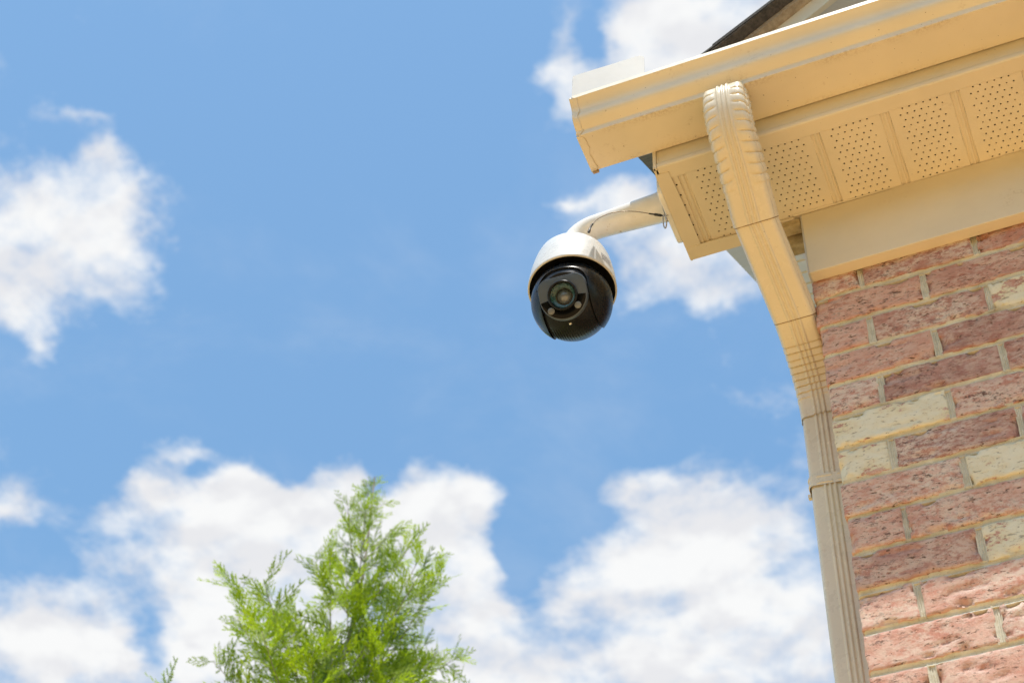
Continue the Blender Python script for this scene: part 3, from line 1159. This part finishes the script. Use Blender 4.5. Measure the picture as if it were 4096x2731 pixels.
def crimpB(s, u, v, kd):
    if s < 0.050 or s > 0.146:
        return 0.0
    f = ((s - 0.050) / 0.0120) % 1.0
    saw = (f ** 1.3) * 0.0017 - 0.0022 * math.exp(-(f / 0.09) ** 2) - 0.0006
    if kd in 'fc':
        return saw
    return saw * max(0.0, 1 - v / 0.05)


sweep(Bp, -0.0008, crimpB).build('elbow', m_pipe, down, smooth=True, auto=42)
sweep([e1 + (e1 - e0) * t for t in (-0.002, 0.009)], -0.0002).build('seam', m_seam, down)
sweep([(xb1, 0.1110, z) for z in (-0.150, -0.26, -0.5, -0.9, -1.4, -2.5, -H + 0.15)], -0.0021).build('pipe', m_pipe, down, smooth=True, auto=42)


# strap round the pipe with pressed ribs
def strap(zc, name='strap'):
    R = []
    per = [(u, v, du, dv) for (u, v, du, dv, kd) in SEC if kd != 'b']
    st = next(i for i, q in enumerate(per) if q[2] == 1 and q[3] == 0)
    # walk from the left wall side over the left face, the front and the right side
    order = [q for q in SEC if q[4] != 'b']
    order = order[len(order) - 20:] + order[:len(order) - 20]
    zs_ = [-0.0130, -0.0124, -0.0098, -0.0090, -0.0078, -0.0066, -0.0056, 0.0, 0.0056, 0.0066, 0.0078, 0.0090, 0.0098, 0.0124, 0.0130]
    for i, (u, v, du, dv, kd) in enumerate(order):
        dash = 1.0 if (i // 6) % 4 != 3 else 0.0
        ring = []
        for z in zs_:
            d = 0.0012
            az = abs(z)
            if 0.0060 < az < 0.0096:
                d += 0.0012 * dash
            tiltz = -0.010 * (v / DP) - 0.004 * (u / UH)
            ring.append((xb1 + u + du * d, 0.111 + v + dv * d, zc + z + tiltz))
        R.append(ring)
    return MB().rings(R, closed=False).build(name, m_pipe, down, smooth=True, auto=50)


strap(-0.338)
MB().box(xb1 - UH - 0.006, xb1 - UH - 0.0008, 0.125, 0.132, -0.358, -0.350).build('strap_screw', m_pipe, down)
strap(-1.9)

# ------------------------------------------------------------------ dome camera on its bracket
CX, CY, CZ = -0.4258, -0.100, 0.1024          # centre of the housing rim
secam = empty('security_camera', (-0.2245, CY, 0.28))
tag(secam, 'white and black dome security camera on curved white arm beside the eave', 'security camera')
hp_ = [(0.0800, -0.0045), (0.0826, -0.0045), (0.0834, -0.0030), (0.0832, 0.0), (0.0818, 0.016), (0.0792, 0.036), (0.0756, 0.056), (0.0716, 0.074), (0.0668, 0.0885), (0.0610, 0.0975), (0.0530, 0.1035), (0.0420, 0.1065), (0.0300, 0.1080), (0.0290, 0.118), (0.0282, 0.120)]
housing = MB().rings(lathe(hp_, (CX, CY, CZ), 96)).build('housing', m_white, secam, smooth=True, auto=50)
ln = [(0.0802, -0.0040), (0.0796, 0.0), (0.0790, 0.012), (0.060, 0.022), (0.0, 0.024)]
MB().rings(lathe(ln, (CX, CY, CZ), 72)).build('liner', m_liner, secam, smooth=True, auto=40)
# bracket: arm and wall plate
arm_pts = [(CX, CY, CZ + 0.105), (CX, CY, CZ + 0.118)]
cb = (CX + 0.050, CZ + 0.128)
for a in np.linspace(180, 90, 12):
    arm_pts.append((cb[0] + 0.050 * math.cos(math.radians(a)), CY, cb[1] + 0.050 * math.sin(math.radians(a))))
for t in np.linspace(0.1, 1, 10):
    arm_pts.append((cb[0] + (-0.2400 - cb[0]) * t, CY, CZ + 0.178))
rr = [0.0262] * 2 + list(np.linspace(0.0258, 0.0240, 12)) + list(np.linspace(0.0243, 0.0295, 9)) + [0.0318]
MB().rings(tube_rings(arm_pts, rr, 40)).build('arm', m_whitearm, secam, smooth=True)
pl = []
for (sy, sz, a0) in ((1, 1, 0), (-1, 1, 90), (-1, -1, 180), (1, -1, 270)):
    for a in np.linspace(a0, a0 + 90, 7):
        pl.append((CY + sy * 0.048 + 0.018 * math.cos(math.radians(a)), 0.283 + sz * 0.035 + 0.018 * math.sin(math.radians(a))))
bevel(MB().prism(pl, 0, -0.2352, -0.2242).build('wall_plate', m_whitearm, secam), 0.003, 3)

# safety cable between housing and plate
wp = [(-0.3775, -0.1455, 0.2020), (-0.3722, -0.1445, 0.2225), (-0.3612, -0.1425, 0.2405), (-0.3415, -0.1390, 0.2528), (-0.3195, -0.1345, 0.2557), (-0.3020, -0.1315, 0.2522), (-0.2830, -0.1280, 0.2450), (-0.2640, -0.1240, 0.2355), (-0.2438, -0.1190, 0.2265), (-0.2370, -0.1170, 0.2245)]
cw = catmull(wp, 8)
cable = MB().rings(tube_rings(cw, 0.0009, 8)).build('safety_cable', m_wire, secam, smooth=True)


def seg(i, j):
    return [cw[k] for k in range(i, j + 1)]


def part_tube(name, pts, r, mat, k=12):
    return MB().rings(tube_rings(pts, r, k), cap=(True, True)).build(name, mat, cable, smooth=True, auto=40)


part_tube('crimp_sleeve', seg(0, 10), [0.0026] * 4 + [0.0019] * 7, m_sleeve)
part_tube('crimp_sleeve', seg(56, 68), [0.0015] * 4 + [0.0027] * 6 + [0.0016] * 3, m_sleeve)
hk = Vector(wp[-1])
# quick link: long steel loop hanging from the plate
loop = []
for a in np.linspace(0, 2 * math.pi, 33):
    sx_ = 0.0038 * math.cos(a)
    sz_ = 0.0225 * math.sin(a)
    sz_ = math.copysign(min(abs(sz_), 0.0225), sz_)
    loop.append((hk.x + 0.001 + sx_ * 0.8 - 0.1 * sz_ * 0, hk.y + 0.2 * sx_, hk.z - 0.0185 + sz_))
part_tube('quick_link', loop, 0.0013, m_steel, 10)
nut = [(hk.x + 0.0045, hk.y, hk.z - 0.009), (hk.x + 0.0048, hk.y, hk.z - 0.019)]
part_tube('link_nut', nut, 0.0021, m_steel, 6)
part_tube('hook_eye', [(hk.x - 0.002, hk.y, hk.z + 0.001), (hk.x + 0.004, hk.y + 0.004, hk.z + 0.004), (-0.2300, hk.y + 0.006, hk.z + 0.007)], 0.0012, m_steel, 10)

# rotating ball
BC = np.array((CX - 0.0003, CY, 0.0625))
AZ, EL = math.radians(3.0), math.radians(-40.0)
fw_h = np.array((math.sin(AZ), -math.cos(AZ), 0.0))
rt = np.array((math.cos(AZ), math.sin(AZ), 0.0))
nz_ = fw_h * math.cos(EL) + np.array((0, 0, math.sin(EL)))
upv = np.cross(rt, -nz_)
upv = upv / np.linalg.norm(upv)
if upv[2] < 0:
    upv = -upv


def face_pt(u, v, w):
    return tuple(BC + rt * u + upv * v + nz_ * w)


def sphere_mesh(r, nu=96, nv=64):
    V = [tuple(BC + np.array((0, 0, r)))]
    for i in range(1, nv):
        th = math.pi * i / nv
        for j in range(nu):
            ph = 2 * math.pi * j / nu
            V.append(tuple(BC + r * (rt * math.sin(th) * math.cos(ph) + fw_h * math.sin(th) * math.sin(ph) + np.array((0, 0, math.cos(th))))))
    V.append(tuple(BC - np.array((0, 0, r))))
    F = [(0, 1 + j, 1 + (j + 1) % nu) for j in range(nu)]
    for i in range(nv - 2):
        for j in range(nu):
            a = 1 + i * nu + j
            b_ = 1 + i * nu + (j + 1) % nu
            F.append((a, a + nu, b_ + nu, b_))
    last = len(V) - 1
    o = 1 + (nv - 2) * nu
    F += [(last, o + (j + 1) % nu, o + j) for j in range(nu)]
    return V, F


def cut(o, tools, op='DIFFERENCE'):
    """carve o with helper solids, keep only the result"""
    for t in tools:
        md = o.modifiers.new('cut', 'BOOLEAN')
        md.operation = op
        md.solver = 'EXACT'
        md.object = t
    dg = bpy.context.evaluated_depsgraph_get()
    dg.update()
    me = bpy.data.meshes.new_from_object(o.evaluated_get(dg))
    o.modifiers.clear()
    old = o.data
    o.data = me
    me.materials.clear()
    me.materials.append(old.materials[0])
    for t in tools:
        bpy.data.objects.remove(t, do_unlink=True)
    me.polygons.foreach_set('use_smooth', [True] * len(me.polygons))
    me.set_sharp_from_angle(angle=math.radians(32))
    return o


# yoke: outer shell with an arched slot for the eye
V, F = sphere_mesh(0.0757)
yoke = mk('yoke', V, F, m_black, secam, True)
fix_normals(yoke)
HW = 0.0468
sl = [(-HW, -0.12), (HW, -0.12), (HW, -0.020)]
for a in np.linspace(0, 90, 9)[1:]:
    sl.append((HW - 0.028 + 0.028 * math.cos(math.radians(a)), -0.020 + 0.030 * math.sin(math.radians(a))))
for a in np.linspace(90, 180, 9)[:-1]:
    sl.append((-HW + 0.028 + 0.028 * math.cos(math.radians(a)), -0.020 + 0.030 * math.sin(math.radians(a))))
sl.append((-HW, -0.020))
k = len(sl)
V = [tuple(BC + rt * a + np.array((0, 0, b_)) + fw_h * d) for d in (-0.11, 0.11) for a, b_ in sl]
F = [tuple(range(k)), tuple(range(2 * k - 1, k - 1, -1))] + [(i, k + i, k + (i + 1) % k, (i + 1) % k) for i in range(k)]
slot = mk('slot', V, F, m_black)
fix_normals(slot)
V = [tuple(BC + np.array((x, y, z))) for x in (-.1, .1) for y in (-.1, .1) for z in (0.041, 0.1)]
topc = mk('slot', V, [(0, 1, 3, 2), (4, 6, 7, 5), (0, 4, 5, 1), (2, 3, 7, 6), (0, 2, 6, 4), (1, 5, 7, 3)], m_black)
fix_normals(topc)
cut(yoke, [slot, topc])
bevel(yoke, 0.0032, 1, 50)
# dark screw wells on the cheeks
for (px, az, el) in ((1, 47, -4), (1, 44, -22), (-1, -42, -12), (-1, -41, -30)):
    a, e = AZ + math.radians(az), math.radians(el)
    d = Vector((math.sin(a) * math.cos(e), -math.cos(a) * math.cos(e), math.sin(e)))
    c0 = Vector(BC.tolist()) + d * 0.0752
    s1 = d.cross(Vector((0, 0, 1))).normalized()
    s2 = d.cross(s1)
    R = [[c0 + d * w + s1 * 0.0026 * q * math.cos(t) + s2 * 0.0019 * q * math.sin(t) for t in np.linspace(0, 6.283, 14, endpoint=False)] for w, q in ((0.0, 1.15), (0.0008, 1.1), (0.0008, 0.85), (-0.0004, 0.7), (-0.0004, 0.02))]
    MB().rings(R).build('screw_well', m_liner, yoke, smooth=True, auto=30)

# eye: smaller ball between the cheeks
V, F = sphere_mesh(0.0722)
eye = mk('eye', V, F, m_black, secam, True)
fix_normals(eye)
tools = []
for s in (-1, 1):
    xs = sorted((s * 0.0452, s * 0.12))
    V = [tuple(BC + rt * x + fw_h * y + np.array((0, 0, z))) for x in xs for y in (-.12, .12) for z in (-.12, .12)]
    tb = mk('slot', V, [(0, 1, 3, 2), (4, 6, 7, 5), (0, 4, 5, 1), (2, 3, 7, 6), (0, 2, 6, 4), (1, 5, 7, 3)], m_black)
    tools.append(fix_normals(tb))
# flat cut where the face sits
V = [face_pt(x, y, z) for x in (-.1, .1) for y in (-.1, .1) for z in (0.056, 0.12)]
tb = mk('slot', V, [(0, 1, 3, 2), (4, 6, 7, 5), (0, 4, 5, 1), (2, 3, 7, 6), (0, 2, 6, 4), (1, 5, 7, 3)], m_black)
tools.append(fix_normals(tb))
cut(eye, tools)
bevel(eye, 0.001, 2, 50)


def outline(hw, top, rb, rc, n=24):
    """rounded shield: square shoulders above, half circle below"""
    p = []
    for a in np.linspace(180, 360, n):
        p.append((rb * math.cos(math.radians(a)), rb * math.sin(math.radians(a))))
    for a in np.linspace(0, 90, 9):
        p.append((hw - rc + rc * math.cos(math.radians(a)), top - rc + rc * math.sin(math.radians(a))))
    for a in np.linspace(90, 180, 9):
        p.append((-hw + rc + rc * math.cos(math.radians(a)), top - rc + rc * math.sin(math.radians(a))))
    return p


# face plate with bevelled rim and a round bore for the lens
LENS_R = 0.0265
ol = outline(0.0452, 0.0370, 0.0452, 0.020)
k = len(ol)


def bore(r, w):
    out = []
    for (u, v) in ol:
        t = math.atan2(v, u)
        out.append(face_pt(r * math.cos(t), r * math.sin(t), w))
    return out


Rg = [[face_pt(u, v, 0.050) for u, v in ol], [face_pt(u, v, 0.0655) for u, v in ol], [face_pt(u * 0.985, v * 0.985, 0.0672) for u, v in ol], [face_pt(u * 0.955, v * 0.955, 0.0678) for u, v in ol], bore(LENS_R, 0.0682), bore(LENS_R, 0.0560)]
MB().rings(Rg).build('face_plate', m_face, eye, smooth=True, auto=35)
# smoked crescent window with two lamps
cr = MB()
outer_c, inner_c = [], []
for a in np.linspace(188, 352, 40):
    t = math.radians(a)
    outer_c.append((0.0428 * math.cos(t), 0.0428 * math.sin(t)))
    inner_c.append((0.0282 * math.cos(t), 0.0282 * math.sin(t)))
R = [[face_pt(u, v, 0.0676) for u, v in outer_c], [face_pt(u, v, 0.0690) for u, v in outer_c],
     [face_pt(0.5 * (a[0] + b_[0]), 0.5 * (a[1] + b_[1]), 0.0697) for a, b_ in zip(outer_c, inner_c)],
     [face_pt(u, v, 0.0690) for u, v in inner_c], [face_pt(u, v, 0.0676) for u, v in inner_c]]
win = cr.rings(R, closed=False).build('infrared_window', m_gloss, eye, smooth=True, auto=60)
for (u, v) in ((-0.0262, -0.0242), (0.0245, -0.0240)):
    R = []
    for r_, w in ((0.0064, 0.0690), (0.0064, 0.0703), (0.0056, 0.0708), (0.0001, 0.0709)):
        R.append([face_pt(u + r_ * math.cos(t), v + r_ * math.sin(t), w) for t in np.linspace(0, 6.2832, 28, endpoint=False)])
    MB().rings(R).build('infrared_lamp', m_led, eye, smooth=True, auto=35)


def face_lathe(prof, name, mat, parent, cu=0.0, cv=0.0, n=56):
    R = [[face_pt(cu + r * math.cos(t), cv + r * math.sin(t), w) for t in np.linspace(0, 2 * math.pi, n, endpoint=False)] for r, w in prof]
    return MB().rings(R).build(name, mat, parent, smooth=True, auto=30)


lens = face_lathe([(0.0280, 0.0672), (0.0280, 0.0722), (0.0268, 0.0734), (0.0252, 0.0734), (0.0236, 0.0716), (0.0232, 0.0640)], 'lens_ring', m_black, eye)
bp_ = [(0.0232, 0.0690)]
r_, w_ = 0.0230, 0.0680
for i in range(6):
    bp_ += [(r_, w_), (r_ - 0.0010, w_ - 0.0004), (r_ - 0.0012, w_ - 0.0022)]
    r_ -= 0.0015
    w_ -= 0.0024
bp_ += [(0.0001, w_)]
face_lathe(bp_, 'lens_barrel', m_barrel, eye)
face_lathe([(0.0135 * math.sin(t) / math.sin(1.0), 0.0545 + 0.016 * (math.cos(t) - math.cos(1.0))) for t in np.linspace(1.0, 0.005, 14)], 'lens_element', m_element, eye)
face_lathe([(0.0230 * math.sin(t) / math.sin(0.55), 0.0690 + 0.040 * (math.cos(t) - math.cos(0.55)) * 0.9) for t in np.linspace(0.55, 0.005, 12)], 'lens_glass', m_glass, eye)
face_lathe([(0.0030, 0.050), (0.0030, 0.0520), (0.0022, 0.0532), (0.0001, 0.0535)], 'screw', m_steel, eye, 0.0005, -0.0500, 16)
# cooling fins on the belly of the eye
fins = MB()
for i in range(17):
    u = -0.041 + 0.0051 * i
    rad = math.sqrt(max(1e-6, 0.0722 ** 2 - u * u))
    arc = []
    for e in np.linspace(-92, -126, 9):
        t = math.radians(e)
        arc.append((math.cos(t), math.sin(t)))
    R = []
    for q, (c, s) in enumerate(arc):
        hgt = 0.0018 * math.sin(math.pi * min(1, max(0.0, q / 8)) * 0.9 + 0.15)
        b0 = BC + rt * u + (fw_h * c + np.array((0, 0, s))) * (rad - 0.0006)
        b1 = BC + rt * u + (fw_h * c + np.array((0, 0, s))) * (rad + hgt)
        R.append([b0 - rt * 0.0007, b1 - rt * 0.0005, b1 + rt * 0.0005, b0 + rt * 0.0007])
    fins.rings(R, cap=(True, True))
fins.build('cooling_fins', m_black, eye)
# maker's sticker on the side of the housing: rows of tiny grey print
st = MB()
for row in range(6):
    zc = 0.034 - 0.0040 * row
    a = 28.0
    rr_ = random.Random(row)
    while a < 47:
        wd = rr_.uniform(1.0, 3.4)
        if a + wd > 48: break
        ra = 0.0818 - (zc - 0.016) * 0.14 + 0.00035
        V = []
        for t in (a, a + wd):
            for z in (zc - 0.0010, zc + 0.0010):
                r1 = np.interp(z, [0.0, .016, .036, .056, .074], [.0832, .0818, .0792, .0756, .0716]) + 0.0004
                tt = math.radians(t - 90 + 34)
                V.append((CX + r1 * math.cos(tt), CY + r1 * math.sin(tt), CZ + z))
        st.add(V, [(0, 2, 3, 1)])
        a += wd + rr_.uniform(.4, .9)
st.build('sticker_print', m_print, housing)

# ------------------------------------------------------------------ cedar
def leaf_material():
    m, n, b = material('cedar foliage')
    at_ = n.new('ShaderNodeAttribute')
    at_.attribute_name = 'tone'
    p = geom_pos(n)
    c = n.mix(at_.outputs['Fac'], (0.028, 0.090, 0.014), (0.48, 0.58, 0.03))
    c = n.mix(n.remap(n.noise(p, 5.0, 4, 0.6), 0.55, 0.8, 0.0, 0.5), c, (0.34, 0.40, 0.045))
    n.link(c, b.inputs['Base Color'])
    b.inputs['Roughness'].default_value = 0.55
    b.inputs['Specular IOR Level'].default_value = 0.3
    tr = n.new('ShaderNodeBsdfTranslucent')
    n.link(n.mix(1.0, c, (1.15, 1.25, 0.6), 'MULTIPLY'), tr.inputs['Color'])
    ms = n.new('ShaderNodeMixShader')
    ms.inputs[0].default_value = 0.5
    n.link(b.outputs[0], ms.inputs[1])
    n.link(tr.outputs[0], ms.inputs[2])
    n.link(ms.outputs[0], n.n['Material Output'].inputs['Surface'])
    return m


m_leaf = leaf_material()
m_bark = simple('cedar bark', (0.20, 0.17, 0.13), (0.36, 0.30, 0.23), 40.0, 0.9, (1, 1, 0.2))

nr = np.random.RandomState(11)


def frond(seed):
    """flat spray: stem with alternate side twigs, each with scale-leaf tips; quads as (n,4,3), unit length along z"""
    r = np.random.RandomState(seed)
    Q, T = [], []

    def strip_(a, b_, wa, wb, nrm, tone):
        d = b_ - a
        s = np.cross(d, nrm)
        s = s / (np.linalg.norm(s) + 1e-9)
        Q.append([a - s * wa, a + s * wa, b_ + s * wb, b_ - s * wb])
        T.append(tone)

    def axis(p, ang, length, nseg, curve, bend):
        pts = [np.array(p, float)]
        for i in range(nseg):
            ang += curve / nseg
            st_ = length / nseg
            pts.append(pts[-1] + np.array([math.sin(ang) * st_, bend * st_ * (i / nseg), math.cos(ang) * st_]))
        return pts, ang

    main, _ = axis((0, 0, 0), 0.0, 1.0, 9, r.uniform(-0.5, 0.5), r.uniform(-0.4, 0.1))
    nrm = np.array([0, 1.0, 0.15])
    for i in range(9):
        strip_(main[i], main[i + 1], 0.016 * (1 - i / 11), 0.016 * (1 - (i + 1) / 11), nrm, 0.35 + 0.05 * i)
    for i in range(1, 9):
        for side in ((-1, 1) if i < 3 else ((1,) if i % 2 else (-1,))):
            L = (0.46 * (1 - i / 10.5) + 0.06) * r.uniform(0.75, 1.15)
            tw, an = axis(main[i] + (main[min(i + 1, 9)] - main[i]) * (0.5 if side > 0 else 0), side * r.uniform(0.6, 0.85), L, 4, -side * 0.45, r.uniform(-0.5, 0.3))
            for q in range(4):
                strip_(tw[q], tw[q + 1], 0.0125, 0.0105, nrm + r.normal(0, .2, 3), 0.5 + 0.12 * q)
            for q in range(1, 4):
                for s2 in (-1, 1):
                    l2 = L * 0.34 * (1 - q / 6) * r.uniform(0.7, 1.2)
                    a2 = side * 0.5 + s2 * 0.65
                    e = tw[q] + np.array([math.sin(a2) * l2, r.uniform(-.1, .1) * l2, math.cos(a2) * l2])
                    strip_(tw[q], e, 0.0115, 0.007, nrm + r.normal(0, .25, 3), 0.7 + 0.1 * q)
    return np.array(Q), np.array(T)


FRONDS = [frond(s) for s in range(7)]
TB = np.array((-1.945, 1.856, 2.112))           # tip of the leader
cedar = empty('cedar_tree', (TB[0], TB[1], -H))
tag(cedar, 'feathery green cedar treetop rising below the camera against white cloud', 'tree')

quads, tones = [], []
wood = MB()


def put_frond(pos, direction, size, tone):
    d = np.array(direction, float)
    d /= np.linalg.norm(d)
    ref = nr.normal(0, 1, 3)
    x = np.cross(d, ref)
    x /= np.linalg.norm(x)
    y = np.cross(d, x)
    Q, T = FRONDS[nr.randint(len(FRONDS))]
    W = (Q[..., 0:1] * x + Q[..., 1:2] * y + Q[..., 2:3] * d) * size + pos
    quads.append(W)
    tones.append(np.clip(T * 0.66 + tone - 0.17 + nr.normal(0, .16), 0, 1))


def limb(p0, p1, lift, r0, n_fr, size, tone, depth=0):
    """curved limb from p0 to p1 that turns upward, dressed with sprays"""
    p0, p1 = np.array(p0, float), np.array(p1, float)
    L = np.linalg.norm(p1 - p0)
    mid = (p0 + p1) / 2 - np.array((0, 0, lift * L))
    pts = [(1 - t) ** 2 * p0 + 2 * (1 - t) * t * mid + t * t * p1 for t in np.linspace(0, 1, 7)]
    wood.rings(tube_rings(pts, list(np.linspace(r0, r0 * 0.25, 7)), 5))
    for i in range(n_fr):
        t = (i + nr.uniform(0.2, 1.0)) / n_fr
        t = 0.16 + 0.84 * t ** 0.85
        p = (1 - t) ** 2 * p0 + 2 * (1 - t) * t * mid + t * t * p1
        tg = 2 * (1 - t) * (mid - p0) + 2 * t * (p1 - mid)
        tg /= np.linalg.norm(tg)
        side = nr.normal(0, 1, 3)
        side -= tg * side.dot(tg)
        side /= np.linalg.norm(side)
        d = tg * 0.5 + side * 0.95 * (1 - 0.4 * t) + np.array((0, 0, 0.12))
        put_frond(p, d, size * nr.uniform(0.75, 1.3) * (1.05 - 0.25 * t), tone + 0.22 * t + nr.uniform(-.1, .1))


def env(t):                                     # crown radius, t metres below the tip
    return float(np.interp(t, [0, 0.14, 0.28, 0.42, 0.6, 0.9, 1.3, 2.0, 3.5, 5.5, 6.2], [0.012, 0.06, 0.15, 0.21, 0.28, 0.35, 0.43, 0.55, 0.72, 0.85, 0.5]))


# trunk and leader, slightly crooked
tr_pts = []
for t in np.linspace(0, 6.28, 40):
    tr_pts.append(TB + np.array((0.018 * math.sin(t * 5.0) * min(1, t), 0.02 * math.sin(t * 3.3 + 1) * min(1, t), -t)))
wood.rings(tube_rings(tr_pts[::-1], [0.075 * (1 - i / 40.0) ** 1.5 + 0.0022 for i in range(40)], 10))
gold = 2.399963
i = 0
t = 0.03
while t < 5.9:
    r = env(t) * nr.uniform(0.55, 1.18)
    if nr.rand() < 0.18: r *= 0.5
    a = i * gold + nr.uniform(-.4, .4)
    rise = r * nr.uniform(0.55, 1.15) + 0.03
    base = TB + np.array((0, 0, -t - rise * 0.9))
    tip = TB + np.array((r * math.cos(a), r * math.sin(a), -t + rise * 0.12))
    near = t < 1.9
    nf = int((6 + 34 * r) * ((1.0 if t < 0.55 else 1.5) if near else 0.5)) if t > 0.1 else 5
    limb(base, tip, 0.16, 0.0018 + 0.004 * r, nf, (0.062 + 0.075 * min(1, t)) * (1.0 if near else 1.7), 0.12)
    t += (0.030 if t < 0.2 else 0.0135 + 0.004 * min(1, t)) if near else 0.055
    i += 1
RH = np.array((0.928, 0.373, 0.0))
for (off, tt, b_) in ((-0.46, 0.47, 1.15), (-0.38, 0.62, 1.2), (0.20, 0.36, 0.9), (0.25, 0.50, 1.1), (-0.56, 1.00, 1.5), (0.28, 0.80, 1.3), (0.33, 1.08, 1.5)):
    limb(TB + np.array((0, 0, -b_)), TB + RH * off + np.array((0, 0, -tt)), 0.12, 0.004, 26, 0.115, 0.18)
put_frond(TB + np.array((0, 0, -0.06)), (0.15, 0.1, 1), 0.085, 0.3)
put_frond(TB + np.array((0, 0, -0.10)), (-0.5, 0.1, 1), 0.075, 0.25)
put_frond(TB + np.array((0, 0, -0.13)), (0.6, -0.1, 1), 0.075, 0.25)

Q = np.concatenate(quads)
nq = len(Q)
me = bpy.data.meshes.new('crown')
me.vertices.add(nq * 4)
Vv = (Q.reshape(-1, 3) - TB)
me.vertices.foreach_set('co', Vv.ravel())
me.loops.add(nq * 4)
me.loops.foreach_set('vertex_index', np.arange(nq * 4, dtype=np.int32))
me.polygons.add(nq)
me.polygons.foreach_set('loop_start', np.arange(0, nq * 4, 4, dtype=np.int32))
me.polygons.foreach_set('loop_total', np.full(nq, 4, dtype=np.int32))
me.update(calc_edges=True)
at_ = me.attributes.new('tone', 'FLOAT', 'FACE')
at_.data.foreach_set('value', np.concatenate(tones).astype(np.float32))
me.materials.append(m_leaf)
crown = bpy.data.objects.new('crown', me)
col.objects.link(crown)
crown.location = Vector(TB.tolist()) + Vector((0, 0, H)) - world_loc(cedar)
crown.parent = cedar
wood.build('trunk', m_bark, cedar, smooth=True)

# ------------------------------------------------------------------ unseen trees added behind the camera to block the low sky
nq2 = 26000
a = nr.uniform(-22, 22, nq2)
hh = nr.uniform(0.0, 1.0, nq2) ** 0.8
top = 6.0 + 0.9 * np.sin(a * 0.9) + 0.8 * np.sin(a * 2.3 + 1)
cen = np.stack([a, -12.5 + nr.normal(0, 0.7, nq2) - 0.012 * a * a * -1.0, hh * top], 1)
d1 = nr.normal(0, 1, (nq2, 3))
d1 /= np.linalg.norm(d1, axis=1, keepdims=True)
d2 = np.cross(d1, nr.normal(0, 1, (nq2, 3)))
d2 /= np.linalg.norm(d2, axis=1, keepdims=True)
sz = nr.uniform(0.12, 0.30, (nq2, 1))
Q2 = np.stack([cen - d1 * sz, cen - d2 * sz * 0.5, cen + d1 * sz, cen + d2 * sz * 0.5], 1)
mw = bpy.data.meshes.new('added_sky_blocking_trees')
mw.from_pydata(Q2.reshape(-1, 3).tolist(), [], np.arange(nq2 * 4).reshape(-1, 4).tolist())
ta = mw.attributes.new('tone', 'FLOAT', 'FACE')
ta.data.foreach_set('value', nr.uniform(0, 0.35, nq2).astype(np.float32))
mw.materials.append(m_leaf)
wo = bpy.data.objects.new('added_sky_blocking_trees', mw)
col.objects.link(wo)
tag(wo, 'unseen band of green trees added to block the low sky', 'wood', kind='stuff')
